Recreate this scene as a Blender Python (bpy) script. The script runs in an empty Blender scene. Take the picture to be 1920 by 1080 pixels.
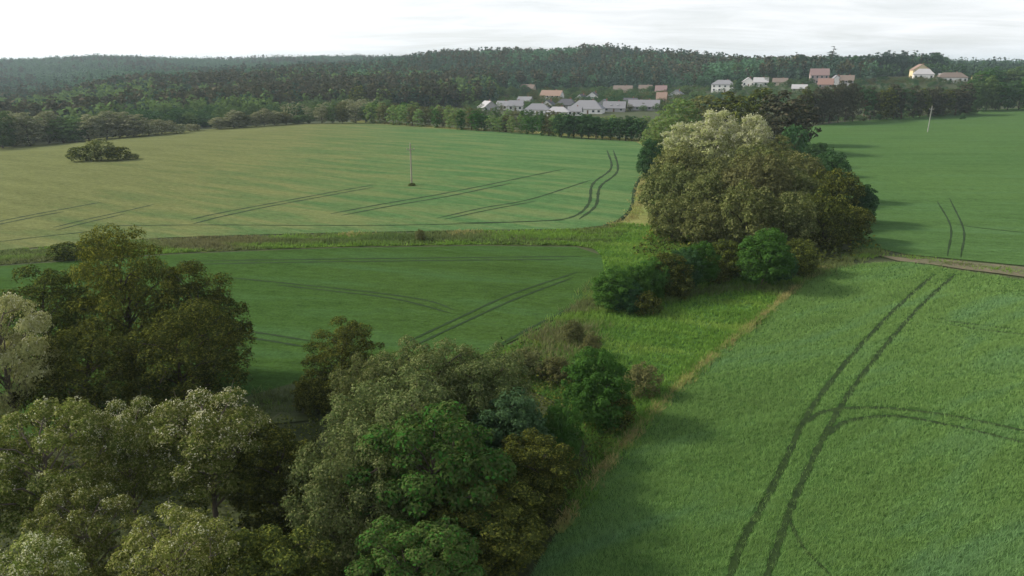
import bpy, math, random
import numpy as np
from mathutils import Vector
from mathutils.geometry import delaunay_2d_cdt

S = bpy.context.scene
COL = S.collection
# ------------------------------------------------------------------ camera
FPX = 1371.0                      # focal length in pixels of the 1920 px wide frame
PITCH = math.radians(16.65)
CAMZ = 27.0
cam_d = bpy.data.cameras.new('camera')
cam = bpy.data.objects.new('camera', cam_d)
COL.objects.link(cam)
cam_d.sensor_width = 36.0
cam_d.lens = 36.0 * FPX / 1920.0
cam_d.clip_start = 0.5
cam_d.clip_end = 20000
cam.location = (0, 0, CAMZ)
cam.rotation_euler = (math.pi / 2 - PITCH, 0, 0)
S.camera = cam
# ------------------------------------------------------------------ light
SUN_ELEV = math.radians(34)
SUN_AZ = math.radians(-78)        # from straight ahead (+Y), negative is to the left
SKY_STRENGTH = 0.10
CLOUD_WHITE = 0.92
sun_d = bpy.data.lights.new('sun', 'SUN')
sun_d.energy = 3.5
sun_d.angle = math.radians(8.0)
sun_d.color = (1.0, 0.93, 0.80)
sun = bpy.data.objects.new('sun', sun_d)
COL.objects.link(sun)
to_sun = Vector((math.sin(SUN_AZ) * math.cos(SUN_ELEV), math.cos(SUN_AZ) * math.cos(SUN_ELEV), math.sin(SUN_ELEV)))
sun.rotation_euler = (-to_sun).to_track_quat('-Z', 'Y').to_euler()
sun.location = (-60, 60, 120)

S.view_settings.view_transform = 'Standard'
S.view_settings.look = 'None'
S.view_settings.exposure = 0.42
S.view_settings.gamma = 1.0
S.view_settings.use_curve_mapping = False
S.cycles.use_denoising = True
S.cycles.max_bounces = 6
S.cycles.diffuse_bounces = 3
S.cycles.glossy_bounces = 1
S.cycles.transmission_bounces = 3
S.cycles.volume_bounces = 0
S.cycles.transparent_max_bounces = 4


class NT:
    """a small helper that wires shader nodes"""
    def __init__(self, tree):
        self.t = tree; self.n = tree.nodes; self.l = tree.links
    def node(self, kind, **kw):
        nd = self.n.new(kind)
        for k, v in kw.items():
            if k.startswith('i_'):
                key = k[2:]
                key = int(key) if key.isdigit() else key.replace('_', ' ')
                self.put(nd.inputs[key], v)
            else:
                setattr(nd, k, v)
        return nd
    def put(self, sock, v):
        if isinstance(v, bpy.types.NodeSocket):
            self.l.new(v, sock)
        else:
            if sock.type == 'RGBA' and len(v) == 3:
                v = (*v, 1)
            sock.default_value = v
    def math(self, op, a, b=0.0, c=None):
        nd = self.n.new('ShaderNodeMath'); nd.operation = op
        self.put(nd.inputs[0], a); self.put(nd.inputs[1], b)
        if c is not None: self.put(nd.inputs[2], c)
        return nd.outputs[0]
    def mix(self, f, a, b, mode='MIX'):
        nd = self.n.new('ShaderNodeMix'); nd.data_type = 'RGBA'; nd.blend_type = mode
        self.put(nd.inputs[0], f); self.put(nd.inputs[6], a); self.put(nd.inputs[7], b)
        return nd.outputs[2]
    def ramp(self, v, lo, hi, a=0.0, b=1.0):
        nd = self.n.new('ShaderNodeMapRange'); nd.clamp = True
        self.put(nd.inputs[0], v); self.put(nd.inputs[1], lo); self.put(nd.inputs[2], hi)
        self.put(nd.inputs[3], a); self.put(nd.inputs[4], b)
        return nd.outputs[0]
    def noise(self, vec, scale, detail=3.0, rough=0.55, dist=0.0):
        nd = self.n.new('ShaderNodeTexNoise')
        self.put(nd.inputs['Vector'], vec)
        nd.inputs['Scale'].default_value = scale; nd.inputs['Detail'].default_value = detail
        nd.inputs['Roughness'].default_value = rough; nd.inputs['Distortion'].default_value = dist
        return nd.outputs['Fac']
    def vmul(self, v, k):
        nd = self.n.new('ShaderNodeVectorMath'); nd.operation = 'MULTIPLY'
        self.put(nd.inputs[0], v); nd.inputs[1].default_value = k
        return nd.outputs[0]


def make_world():
    w = bpy.data.worlds.new('World'); S.world = w; w.use_nodes = True
    k = NT(w.node_tree); k.n.clear()
    out = k.node('ShaderNodeOutputWorld')
    bg = k.node('ShaderNodeBackground')
    sky = k.node('ShaderNodeTexSky', sky_type='NISHITA')
    sky.sun_disc = False
    sky.sun_elevation = SUN_ELEV
    sky.sun_rotation = SUN_AZ
    sky.altitude = 300; sky.air_density = 1.0; sky.dust_density = 2.0; sky.ozone_density = 1.0
    tc = k.node('ShaderNodeTexCoord')
    d = tc.outputs['Generated']
    sx = k.node('ShaderNodeSeparateXYZ', i_0=d)
    up = k.math('MAXIMUM', sx.outputs[2], 0.015)
    px = k.math('DIVIDE', sx.outputs[0], k.math('ADD', up, 0.12))
    py = k.math('DIVIDE', sx.outputs[1], k.math('ADD', up, 0.12))
    cv = k.node('ShaderNodeCombineXYZ', i_0=px, i_1=py, i_2=0.0).outputs[0]
    n1 = k.noise(k.vmul(cv, (0.55, 1.0, 1)), 0.8, 6, 0.6, 0.8)
    n2 = k.noise(k.vmul(cv, (0.8, 1.8, 1)), 1.3, 5, 0.6, 0.7)
    cl = k.math('ADD', k.math('MULTIPLY', n1, 0.65), k.math('MULTIPLY', n2, 0.35))
    cover = k.ramp(cl, 0.38, 0.58, 0.66, 1.0)
    cover = k.math('MULTIPLY', cover, k.ramp(sx.outputs[2], 0.20, 0.70, 1.0, 0.36))     # the veil thins out overhead
    # the cloud veil is brightest towards the sun
    sv = k.node('ShaderNodeVectorMath', operation='DOT_PRODUCT', i_0=d)
    sv.inputs[1].default_value = to_sun
    glow = k.ramp(sv.outputs['Value'], 0.3, 0.95, 0.0, 1.0)
    lum = k.math('ADD', k.math('MULTIPLY', glow, 0.80), k.ramp(n2, 0.3, 0.7, 0.87, 0.95))
    cloud = k.node('ShaderNodeVectorMath', operation='SCALE', i_0=(CLOUD_WHITE * 0.99, CLOUD_WHITE, CLOUD_WHITE * 1.02))
    k.put(cloud.inputs['Scale'], lum)
    skyc = k.node('ShaderNodeVectorMath', operation='SCALE', i_0=sky.outputs[0])
    skyc.inputs['Scale'].default_value = 1.0
    # cloud colour is written for a strength of 1 and the sky for 0.1: bring both to one Background
    cl10 = k.node('ShaderNodeVectorMath', operation='SCALE', i_0=cloud.outputs[0])
    cl10.inputs['Scale'].default_value = 1.0 / SKY_STRENGTH
    mixc = k.mix(cover, skyc.outputs[0], cl10.outputs[0])
    k.put(bg.inputs[0], mixc); bg.inputs[1].default_value = SKY_STRENGTH
    k.l.new(bg.outputs[0], out.inputs[0])


make_world()


# ------------------------------------------------------------------ terrain
def az_of(px):
    return math.atan((px - 960) / 1431.0)

T_PX = [-1600, -600, 0, 300, 600, 900, 1200, 1500, 1600, 1665, 1750, 1795, 1920, 2600, 3600]
T_AZ = np.array([az_of(p) for p in T_PX])
T_D = np.array([0, 230, 300, 400, 500, 600, 700, 850, 1100, 1500, 2200, 3500, 9000.])
T_Z = np.array([
    #-1600 -600   0   300   600   900  1200  1500  1600  1665  1750  1795  1920  2600  3600
    [0,     0,    0,    0,    0,    0,    0,    0,    0,    0,    0,    0,    0,    0,   0],
    [0,     0,    0,    0,    0,    0,    0,    0,    0,    0,    0,    0,    0,    0,   0],
    [-1,   -1,   -1,    0,    0,    0,    0,    0,    0,    0,    0,    0,    0,    0,   0],
    [-5,   -5,   -6,   -3,   -1,    0,    0,    0,    0,    0,    0,    0,    0,    0,   0],
    [-8,   -8,  -11,   -7,   -3,    0,    0,    0,    0,    0,   .5,   .5,   .5,   .5,   0],
    [-9,   -9,  -12,   -6,   -2,    1,    3,    5,    6,    6,    7,    6,    4,    3,   2],
    [-9,   -9,  -12,   -2,    4,    4,    6,   12,   13,   14,   16,   14,    9,    6,   5],
    [-9,   -9,  -12,    2,   10,   10,   14,   18,   18,   18,   20,   16,   11,    9,   8],
    [-8,   -8,  -10,    4,   18,   37,   37,   25,   25,   31,   34,   19,   16,   15,  12],
    [0,     0,    2,   10,   24,   40,   40,   24,   24,   24,   24,   22,   20,   20,  20],
    [38,   38,   40,   42,   45,   42,   38,   30,   30,   30,   31,   31,   33,   32,  32],
    [30,   30,   30,   30,   30,   30,   30,   28,   28,   28,   28,   28,   30,   30,  30],
    [10,   10,   10,   10,   10,   10,   10,   10,   10,   10,   10,   10,   10,   10,  10]], float)


def terrain(x, y):
    x = np.asarray(x, float); y = np.asarray(y, float)
    d = np.hypot(x, y); a = np.arctan2(x, y)
    i = np.clip(np.searchsorted(T_D, d, side='right') - 1, 0, len(T_D) - 2)
    j = np.clip(np.searchsorted(T_AZ, a, side='right') - 1, 0, len(T_AZ) - 2)
    u = np.clip((d - T_D[i]) / (T_D[i + 1] - T_D[i]), 0, 1); u = u * u * (3 - 2 * u) * 0.6 + u * 0.4
    v = np.clip((a - T_AZ[j]) / (T_AZ[j + 1] - T_AZ[j]), 0, 1); v = v * v * (3 - 2 * v)
    z = (T_Z[i, j] * (1 - u) * (1 - v) + T_Z[i + 1, j] * u * (1 - v) + T_Z[i, j + 1] * (1 - u) * v + T_Z[i + 1, j + 1] * u * v)
    z = z + 0.22 * np.sin(x / 17 + 1.3) * np.sin(y / 23) + 0.35 * np.sin((x + 0.6 * y) / 53) + 0.25 * np.sin((y - 0.3 * x) / 41 + 2)
    k = np.clip((d - 600) / 500, 0, 1)
    z = z + k * (3.0 * np.sin(x / 95 + y / 160) + 2.0 * np.sin(x / 47 - y / 130 + 1) + 1.2 * np.sin(x / 21 + 2))
    return z


def tz(x, y):
    return float(terrain(x, y))

CP, SP = math.cos(PITCH), math.sin(PITCH)
_steps = np.concatenate([np.linspace(15, 200, 700), np.geomspace(200.3, 9000, 1500)])


def G(px, py):
    """the point of the ground seen at a pixel of the 1920 x 1080 photograph"""
    u = (px - 960) / FPX; w = (540 - py) / FPX
    dx, dy, dz = u, CP + w * SP, -SP + w * CP
    n = math.sqrt(dx * dx + dy * dy + dz * dz); dx, dy, dz = dx / n, dy / n, dz / n
    zs = CAMZ + dz * _steps - terrain(dx * _steps, dy * _steps)
    below = np.nonzero(zs < 0)[0]
    if len(below) == 0:
        t = 3000.0
    else:
        b = below[0]
        if b == 0: t = _steps[0]
        else: t = _steps[b - 1] + (_steps[b] - _steps[b - 1]) * zs[b - 1] / (zs[b - 1] - zs[b])
    x, y = dx * t, dy * t
    return Vector((x, y, tz(x, y)))


def z_at(py, Y):
    """height of a point straight over forward distance Y that shows at picture row py"""
    return CAMZ - Y * math.tan(PITCH + math.atan((py - 540) / FPX))


def depth(Y, z):
    return Y * CP - (z - CAMZ) * SP


def proj(x, y, z):
    dp = y * CP - (z - CAMZ) * SP
    return 960 + FPX * x / dp, 540 - FPX * ((z - CAMZ) * CP + y * SP) / dp


# ------------------------------------------------------------------ materials
def new_mat(name):
    m = bpy.data.materials.new(name); m.use_nodes = True
    k = NT(m.node_tree); k.n.clear()
    return m, k, k.node('ShaderNodeOutputMaterial')


def leaf_mat(name, a, b, trans=0.35, c=None):
    """foliage: each leaf and each clump takes its own tint between two or three colours"""
    m, k, out = new_mat(name)
    t = k.node('ShaderNodeAttribute', attribute_name='tint').outputs['Fac']
    oi = k.node('ShaderNodeObjectInfo').outputs['Random']
    col = k.mix(t, a, b)
    if c is not None:
        q = k.math('FRACT', k.math('MULTIPLY', t, 7.31))
        col = k.mix(k.ramp(q, 0.60, 0.85), col, c)
    hsv = k.node('ShaderNodeHueSaturation', i_Color=col)
    k.put(hsv.inputs['Value'], k.ramp(oi, 0, 1, 0.82, 1.18))
    k.put(hsv.inputs['Hue'], k.ramp(k.math('FRACT', k.math('MULTIPLY', oi, 5.7)), 0, 1, 0.488, 0.512))
    d = k.node('ShaderNodeBsdfDiffuse', i_Color=hsv.outputs[0])
    tr_c = k.mix(0.5, hsv.outputs[0], (1.25, 1.2, 0.55), 'MULTIPLY')
    tr = k.node('ShaderNodeBsdfTranslucent', i_Color=k.mix(0.65, hsv.outputs[0], tr_c))
    mx = k.node('ShaderNodeMixShader', i_0=trans)
    k.l.new(d.outputs[0], mx.inputs[1]); k.l.new(tr.outputs[0], mx.inputs[2])
    k.l.new(mx.outputs[0], out.inputs[0])
    return m


def plain_mat(name, a, b=None, scale=6.0, rough=0.85, bump=0.0, spec=0.2, stretch=(1, 1, 1)):
    m, k, out = new_mat(name)
    p = k.node('ShaderNodeBsdfPrincipled', i_Roughness=rough)
    p.inputs['Specular IOR Level'].default_value = spec
    tc = k.node('ShaderNodeTexCoord').outputs['Object']
    n = k.noise(k.vmul(tc, stretch), scale, 4, 0.6)
    k.put(p.inputs['Base Color'], k.mix(k.ramp(n, 0.3, 0.7), a, b if b is not None else tuple(x * 0.75 for x in a)))
    if bump:
        bp = k.node('ShaderNodeBump', i_Strength=bump, i_Distance=0.05, i_Height=n)
        k.l.new(bp.outputs[0], p.inputs['Normal'])
    k.l.new(p.outputs[0], out.inputs[0])
    return m


def crop_mat(name, base, alt, patch, ang=0.0, blade=False, patch_lo=0.50, patch_hi=0.66, side=None, value=1.0, fine=1.0, bumpd=0.12):
    """growing crop: patches, streaks along the sowing rows and fine grain, all in world metres"""
    m, k, out = new_mat(name)
    pos = k.node('ShaderNodeNewGeometry').outputs['Position']
    rot = k.node('ShaderNodeVectorRotate', rotation_type='Z_AXIS', i_Vector=pos, i_Angle=ang).outputs[0]
    big = k.noise(pos, 0.020, 3, 0.55, 0.3)
    mid = k.noise(k.vmul(rot, (0.035, 0.20, 0.0)), 1.0, 4, 0.6, 0.5)
    sml = k.noise(k.vmul(rot, (0.5, 1.1, 0.4)), 1.0, 3, 0.6)
    gr = k.noise(pos, 3.2, 3, 0.7)
    col = k.mix(k.ramp(big, 0.36, 0.64), base, alt)
    col = k.mix(k.math('MULTIPLY', k.ramp(mid, patch_lo, patch_hi), 0.75), col, patch)
    if side is not None:                       # the crop colour shifts towards one side of the field
        sp = k.node('ShaderNodeSeparateXYZ', i_0=pos)
        along = k.math('ADD', k.math('ADD', k.math('MULTIPLY', sp.outputs[0], side[1]), k.math('MULTIPLY', sp.outputs[1], side[2])), side[3])
        w = k.ramp(k.math('ADD', along, k.math('MULTIPLY', k.math('SUBTRACT', mid, 0.5), 2.2)), 0.0, 1.0)
        col = k.mix(k.math('MULTIPLY', w, 0.95), col, side[0])
    v = k.math('ADD', k.math('MULTIPLY', k.ramp(sml, 0.3, 0.7), 0.32 * fine), k.math('MULTIPLY', k.ramp(mid, 0.3, 0.7), 0.30))
    v = k.math('ADD', v, k.math('MULTIPLY', k.ramp(gr, 0.3, 0.7), 0.45 * fine))
    v = k.math('ADD', v, 0.94 - 0.48 * fine)
    if blade:
        t = k.node('ShaderNodeAttribute', attribute_name='tint').outputs['Fac']
        v = k.math('MULTIPLY', v, k.ramp(t, 0, 1, 0.80, 1.20))
    hs = k.node('ShaderNodeHueSaturation', i_Color=col)
    k.put(hs.inputs['Value'], k.math('MULTIPLY', v, value))
    if blade:
        d = k.node('ShaderNodeBsdfDiffuse', i_Color=hs.outputs[0])
        tr = k.node('ShaderNodeBsdfTranslucent', i_Color=hs.outputs[0])
        mx = k.node('ShaderNodeMixShader', i_0=0.35)
        k.l.new(d.outputs[0], mx.inputs[1]); k.l.new(tr.outputs[0], mx.inputs[2])
        k.l.new(mx.outputs[0], out.inputs[0])
    else:
        d = k.node('ShaderNodeBsdfDiffuse', i_Color=hs.outputs[0])
        h = k.math('ADD', k.math('MULTIPLY', sml, 0.8), k.math('MULTIPLY', gr, 0.6))
        bp = k.node('ShaderNodeBump', i_Strength=0.9, i_Distance=bumpd, i_Height=h)
        k.l.new(bp.outputs[0], d.inputs['Normal'])
        k.l.new(d.outputs[0], out.inputs[0])
    return m


# ------------------------------------------------------------------ mesh helpers
def mesh_np(name, V, F, mats, tint=None, mat_idx=None):
    V = np.asarray(V, np.float32); F = np.asarray(F, np.int32)
    n, c = F.shape
    me = bpy.data.meshes.new(name)
    me.vertices.add(len(V)); me.vertices.foreach_set('co', V.ravel())
    me.loops.add(n * c); me.loops.foreach_set('vertex_index', F.ravel())
    me.polygons.add(n); me.polygons.foreach_set('loop_start', np.arange(0, n * c, c, dtype=np.int32))
    if mat_idx is not None: me.polygons.foreach_set('material_index', np.asarray(mat_idx, np.int32))
    me.update(calc_edges=True)
    if tint is not None:
        at = me.attributes.new('tint', 'FLOAT', 'FACE')
        at.data.foreach_set('value', np.asarray(tint, np.float32))
    for m in (mats if isinstance(mats, (list, tuple)) else [mats]):
        me.materials.append(m)
    return me


class MB:
    """collects boxes, tubes and polygons and turns them into one mesh"""
    def __init__(self): self.v = []; self.f = []
    def poly(self, pts):
        b = len(self.v); self.v += [tuple(p) for p in pts]; self.f.append(tuple(range(b, b + len(pts))))
    def box(self, x0, x1, y0, y1, z0, z1):
        b = len(self.v)
        self.v += [(x, y, z) for z in (z0, z1) for x, y in ((x0, y0), (x1, y0), (x1, y1), (x0, y1))]
        for q in ((3, 2, 1, 0), (4, 5, 6, 7), (0, 1, 5, 4), (1, 2, 6, 5), (2, 3, 7, 6), (3, 0, 4, 7)):
            self.f.append(tuple(b + i for i in q))
    def tube(self, pts, radii, sides=6):
        pts = [Vector(p) for p in pts]; rings = []
        for i, p in enumerate(pts):
            d = (pts[min(i + 1, len(pts) - 1)] - pts[max(i - 1, 0)])
            d = d.normalized() if d.length > 1e-6 else Vector((0, 0, 1))
            a = d.cross(Vector((0.31, 0.95, 0.05))).normalized(); c = d.cross(a)
            b = len(self.v); rings.append(b)
            for s in range(sides):
                t = 2 * math.pi * s / sides
                self.v.append(tuple(p + (a * math.cos(t) + c * math.sin(t)) * radii[i]))
        for r0, r1 in zip(rings, rings[1:]):
            for s in range(sides):
                self.f.append((r0 + s, r0 + (s + 1) % sides, r1 + (s + 1) % sides, r1 + s))
        self.f.append(tuple(rings[-1] + s for s in range(sides)))
        self.f.append(tuple(rings[0] + s for s in reversed(range(sides))))
    def mesh(self, name, mat):
        me = bpy.data.meshes.new(name); me.from_pydata(self.v, [], self.f); me.update()
        me.materials.append(mat)
        return me


def link(name, me, parent=None):
    o = bpy.data.objects.new(name, me); COL.objects.link(o)
    if parent: o.parent = parent
    return o


def tag(o, label, cat, group=None, kind=None):
    o['label'] = label; o['category'] = cat
    if group: o['group'] = group
    if kind: o['kind'] = kind
    return o


def empty(name, loc, rz=0.0):
    o = bpy.data.objects.new(name, None); COL.objects.link(o)
    o.location = loc; o.rotation_euler = (0, 0, rz); o.empty_display_size = 0.5
    return o


# ------------------------------------------------------------------ ground
M_soil = plain_mat('ground_earth', (0.035, 0.050, 0.016), (0.060, 0.070, 0.026), 0.35, 0.95, 0.5)
rings = np.concatenate([[0.01], np.linspace(8, 200, 65), np.geomspace(204, 620, 60)[1:], np.geomspace(630, 8500, 90)])
az = np.radians(np.unique(np.concatenate([np.arange(-180, -46, 6), np.arange(-46, 46.01, 0.5), np.arange(48, 180, 6)])))
R, A = np.meshgrid(rings, az, indexing='ij')
X, Y = R * np.sin(A), R * np.cos(A)
V = np.stack([X, Y, terrain(X, Y)], -1).reshape(-1, 3)
na = len(az); F = []
ii, jj = np.meshgrid(np.arange(len(rings) - 1), np.arange(na), indexing='ij')
j2 = (jj + 1) % na
F = np.stack([ii * na + jj, (ii + 1) * na + jj, (ii + 1) * na + j2, ii * na + j2], -1).reshape(-1, 4)[:, ::-1]
g = link('ground', mesh_np('ground', V, F, M_soil))
for p in g.data.polygons: p.use_smooth = True
tag(g, 'dark earth and short grass under the trees and out to the hills', 'ground', kind='structure')


def in_poly(x, y, poly):
    x = np.asarray(x); y = np.asarray(y); c = np.zeros(x.shape, bool)
    n = len(poly)
    for i in range(n):
        x0, y0 = poly[i][:2]; x1, y1 = poly[(i + 1) % n][:2]
        if y0 == y1: continue
        cr = ((y0 > y) != (y1 > y)) & (x < (x1 - x0) * (y - y0) / (y1 - y0) + x0)
        c ^= cr
    return c


def smooth_line(pts, n=10, closed=False):
    """Catmull-Rom through ground points"""
    P = [np.array(p[:2], float) for p in pts]; out = []
    m = len(P)
    for i in range(m if closed else m - 1):
        p0 = P[(i - 1) % m] if closed or i > 0 else 2 * P[0] - P[1]
        p1 = P[i]; p2 = P[(i + 1) % m]
        p3 = P[(i + 2) % m] if closed or i + 2 < m else 2 * P[-1] - P[-2]
        for t in np.linspace(0, 1, n, endpoint=False):
            out.append(0.5 * ((2 * p1) + (-p0 + p2) * t + (2 * p0 - 5 * p1 + 4 * p2 - p3) * t * t + (-p0 + 3 * p1 - 3 * p2 + p3) * t ** 3))
    if not closed: out.append(P[-1])
    return out


def area_poly(px_pts, rough=0.0, seed=1):
    """a patch of ground given by its outline in the photograph, as a dense outline in metres"""
    rng = np.random.default_rng(seed)
    P = [G(*p) if len(p) == 2 else Vector(p) for p in px_pts]
    out = []
    for a, b in zip(P, P[1:] + P[:1]):
        L = (b - a).length; D = max(20, (a + b).length / 2)
        n = max(1, int(L / (D * 0.02 + 0.4)))
        for i in range(n):
            q = a.lerp(b, i / n)
            out.append((q.x + rng.normal(0, rough), q.y + rng.normal(0, rough)))
    return out


def sheet(name, poly, mat, lift, label, cat, step=0.035):
    pts = [Vector(p) for p in poly]; nb = len(pts)
    xs = np.array([p[0] for p in poly]); ys = np.array([p[1] for p in poly])
    dmin = max(15, np.hypot(xs, ys).min() * 0.9); dmax = np.hypot(xs, ys).max()
    rr = [dmin]
    while rr[-1] < dmax: rr.append(rr[-1] + max(1.5, rr[-1] * step))
    a0, a1 = np.arctan2(xs, ys).min(), np.arctan2(xs, ys).max()
    aa = np.arange(a0, a1, step)
    Rg, Ag = np.meshgrid(rr, aa); gx, gy = (Rg * np.sin(Ag)).ravel(), (Rg * np.cos(Ag)).ravel()
    k = in_poly(gx, gy, poly)
    pts += [Vector((x, y)) for x, y in zip(gx[k], gy[k])]
    edges = [(i, (i + 1) % nb) for i in range(nb)]
    vo, _, fo, *_ = delaunay_2d_cdt(pts, edges, [], 1, 1e-4)
    v = np.array([(p.x, p.y) for p in vo]); z = terrain(v[:, 0], v[:, 1]) + lift
    V = np.column_stack([v, z])
    F = np.array([f for f in fo if len(f) == 3])
    e1 = V[F[:, 1], :2] - V[F[:, 0], :2]; e2 = V[F[:, 2], :2] - V[F[:, 0], :2]
    fl = (e1[:, 0] * e2[:, 1] - e1[:, 1] * e2[:, 0]) < 0
    F[fl] = F[fl][:, ::-1]
    me = mesh_np(name, V, F, mat)
    me.polygons.foreach_set('use_smooth', np.ones(len(F), bool))
    return tag(link(name, me), label, cat, kind='structure')


GREEN = (0.066, 0.125, 0.040); GREEN2 = (0.058, 0.110, 0.042); TEAL = (0.058, 0.118, 0.058)
OLIVE = (0.125, 0.130, 0.050); LGREEN = (0.092, 0.150, 0.056)
M_up = crop_mat('upper_field_crop', (0.080, 0.154, 0.056), (0.072, 0.145, 0.052), (0.104, 0.154, 0.058), 0.55,
                side=((0.132, 0.143, 0.056), -0.0115, -0.0012, 0.22), patch_lo=0.46, patch_hi=0.6)
M_low = crop_mat('lower_field_crop', (0.041, 0.084, 0.020), (0.048, 0.088, 0.021), (0.041, 0.084, 0.027), 0.2, fine=1.1)
M_rn = crop_mat('near_field_crop', (0.051, 0.102, 0.025), (0.047, 0.097, 0.025), (0.046, 0.094, 0.031), -0.55, fine=0.5)
M_rf = crop_mat('right_field_crop', (0.073, 0.133, 0.040), (0.064, 0.123, 0.038), (0.062, 0.119, 0.044), 0.1)
M_meadow = crop_mat('meadow_grass', (0.062, 0.131, 0.025), (0.055, 0.118, 0.030), (0.080, 0.134, 0.035), 0.4, fine=1.0)
M_verge = crop_mat('verge_grass', (0.075, 0.115, 0.030), (0.110, 0.110, 0.045), (0.085, 0.150, 0.025), 0.0, fine=1.0)
M_dry = crop_mat('dry_grass', (0.230, 0.230, 0.085), (0.190, 0.205, 0.070), (0.130, 0.175, 0.048), 0.3, fine=1.0)
M_dirt = plain_mat('bare_soil', (0.165, 0.130, 0.085), (0.085, 0.095, 0.042), 0.5, 0.95, 0.6, stretch=(1, 0.4, 1))
M_plough = plain_mat('furrowed_soil', (0.066, 0.082, 0.026), (0.040, 0.056, 0.016), 1.2, 0.95, 0.8, stretch=(0.25, 2.4, 1))
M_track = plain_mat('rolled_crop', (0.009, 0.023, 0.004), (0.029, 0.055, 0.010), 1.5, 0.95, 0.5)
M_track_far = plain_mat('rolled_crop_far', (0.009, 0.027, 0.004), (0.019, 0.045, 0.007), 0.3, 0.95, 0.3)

UP = area_poly([(-700, 560), (0, 470), (300, 447), (640, 437), (900, 432), (1080, 430), (1150, 421), (1182, 395), (1192, 350), (1208, 320), (1207, 275), (1192, 266),
                (1000, 251), (800, 240), (660, 229), (560, 233), (430, 240), (200, 258), (0, 277), (-700, 345)])
LOW = area_poly([(-300, 560), (0, 500), (330, 478), (640, 466), (900, 462), (1080, 464), (1128, 480), (1135, 520), (1100, 565), (1000, 622), (930, 655), (850, 690),
                 (720, 722), (600, 728), (545, 724), (440, 756), (300, 810), (-300, 900)])
RN = area_poly([(940, 1180), (1020, 1040), (1120, 890), (1255, 745), (1335, 672), (1445, 582), (1505, 532), (1565, 500), (1690, 492), (1920, 527), (2500, 640), (2500, 1300)])
RF = area_poly([(1600, 475), (1640, 465), (1700, 478), (1920, 499), (2500, 570), (2700, 235), (1920, 203), (1810, 208), (1700, 218), (1600, 227), (1505, 240), (1490, 300), (1590, 420)])
MEAD = area_poly([(835, 705), (930, 660), (1000, 627), (1100, 569), (1136, 523), (1127, 480), (1112, 466), (1130, 438), (1165, 424), (1220, 420), (1300, 440), (1330, 480), (1500, 520), (1440, 583), (1330, 673), (1250, 742), (1200, 800), (1120, 880), (1060, 760), (960, 720)])
sheet('upper_left_field', UP, M_up, 0.10, 'wide olive green crop field rising to the left tree line', 'field')
sheet('lower_left_field', LOW, M_low, 0.10, 'smooth deep green crop field between the weed strip and the near trees', 'field')
sheet('near_right_field', RN, M_rn, 0.10, 'green crop field in the lower right with long curving wheel tracks', 'field')
sheet('far_right_field', RF, M_rf, 0.10, 'light green crop field beyond the bare soil path on the right', 'field')
sheet('meadow', MEAD, M_meadow, 0.06, 'bright green meadow strip between the bushes and the right field', 'meadow')
VERGE = area_poly([(-300, 556), (0, 497), (330, 475), (640, 463), (900, 459), (1080, 461), (1130, 470), (1190, 420), (1150, 423), (1080, 432), (900, 435), (640, 440), (300, 450), (0, 473), (-300, 512)])
sheet('weed_strip_ground', VERGE, M_verge, 0.05, 'weedy grass strip dividing the two left fields', 'verge')
PATCH = area_poly([(1185, 395), (1195, 350), (1212, 318), (1250, 320), (1260, 400), (1230, 425), (1160, 425)])
sheet('yellow_grass_patch', PATCH, M_dry, 0.08, 'yellowed grass patch at the foot of the big grove', 'grass patch')
DIRT = area_poly([(1640, 480), (1700, 484), (1800, 491), (1920, 503), (2400, 560), (2400, 590), (1920, 520), (1800, 505), (1690, 490)], 0.45)
sheet('bare_soil_path', DIRT, M_dirt, 0.13, 'bare brownish soil path between the two right fields', 'path')
FURROW = area_poly([(440, 752), (545, 722), (600, 730), (590, 790), (470, 800)])
sheet('furrowed_soil', FURROW, M_plough, 0.12, 'brown furrowed soil corner below the lower left field', 'soil')
HEADL = area_poly([(1000, 251), (1192, 266), (1210, 276), (1200, 262), (1000, 247), (800, 236), (660, 226), (660, 229), (800, 240)])
sheet('far_field_margin', HEADL, M_dry, 0.12, 'straw coloured grass margin along the far edge of the left field', 'verge')

# ------------------------------------------------------------------ wheel tracks
TRACKS = []


def track(lines, w, mat, label, clear=True):
    V, F = [], []
    for ln in lines:
        P = smooth_line([G(*p) for p in ln], 26)
        if clear: TRACKS.append((np.array(P), w))
        n = len(P); b = len(V)
        for i, p in enumerate(P):
            t = P[min(i + 1, n - 1)] - P[max(i - 1, 0)]; t = t / max(1e-6, np.hypot(*t)); nrm = np.array([-t[1], t[0]])
            ww = w * (1 + 0.28 * math.sin(i * 1.7 + len(ln)) * math.sin(i * 0.37) + 0.2 * math.sin(i * 0.61 + 1)) * min(1, 0.25 + min(i, n - 1 - i) * 0.12)
            for s in (-1, 1):
                q = p + nrm * s * ww / 2
                V.append((q[0], q[1], tz(*q) + 0.135))
        for i in range(n - 1):
            F.append((b + 2 * i, b + 2 * i + 2, b + 2 * i + 3, b + 2 * i + 1))
    F = np.array(F)
    Va = np.array(V)
    me = mesh_np('wheel_track', Va, F[:, ::-1], mat)
    return tag(link('wheel_track', me), label, 'wheel track', 'wheel tracks through the crops', 'structure')


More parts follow.
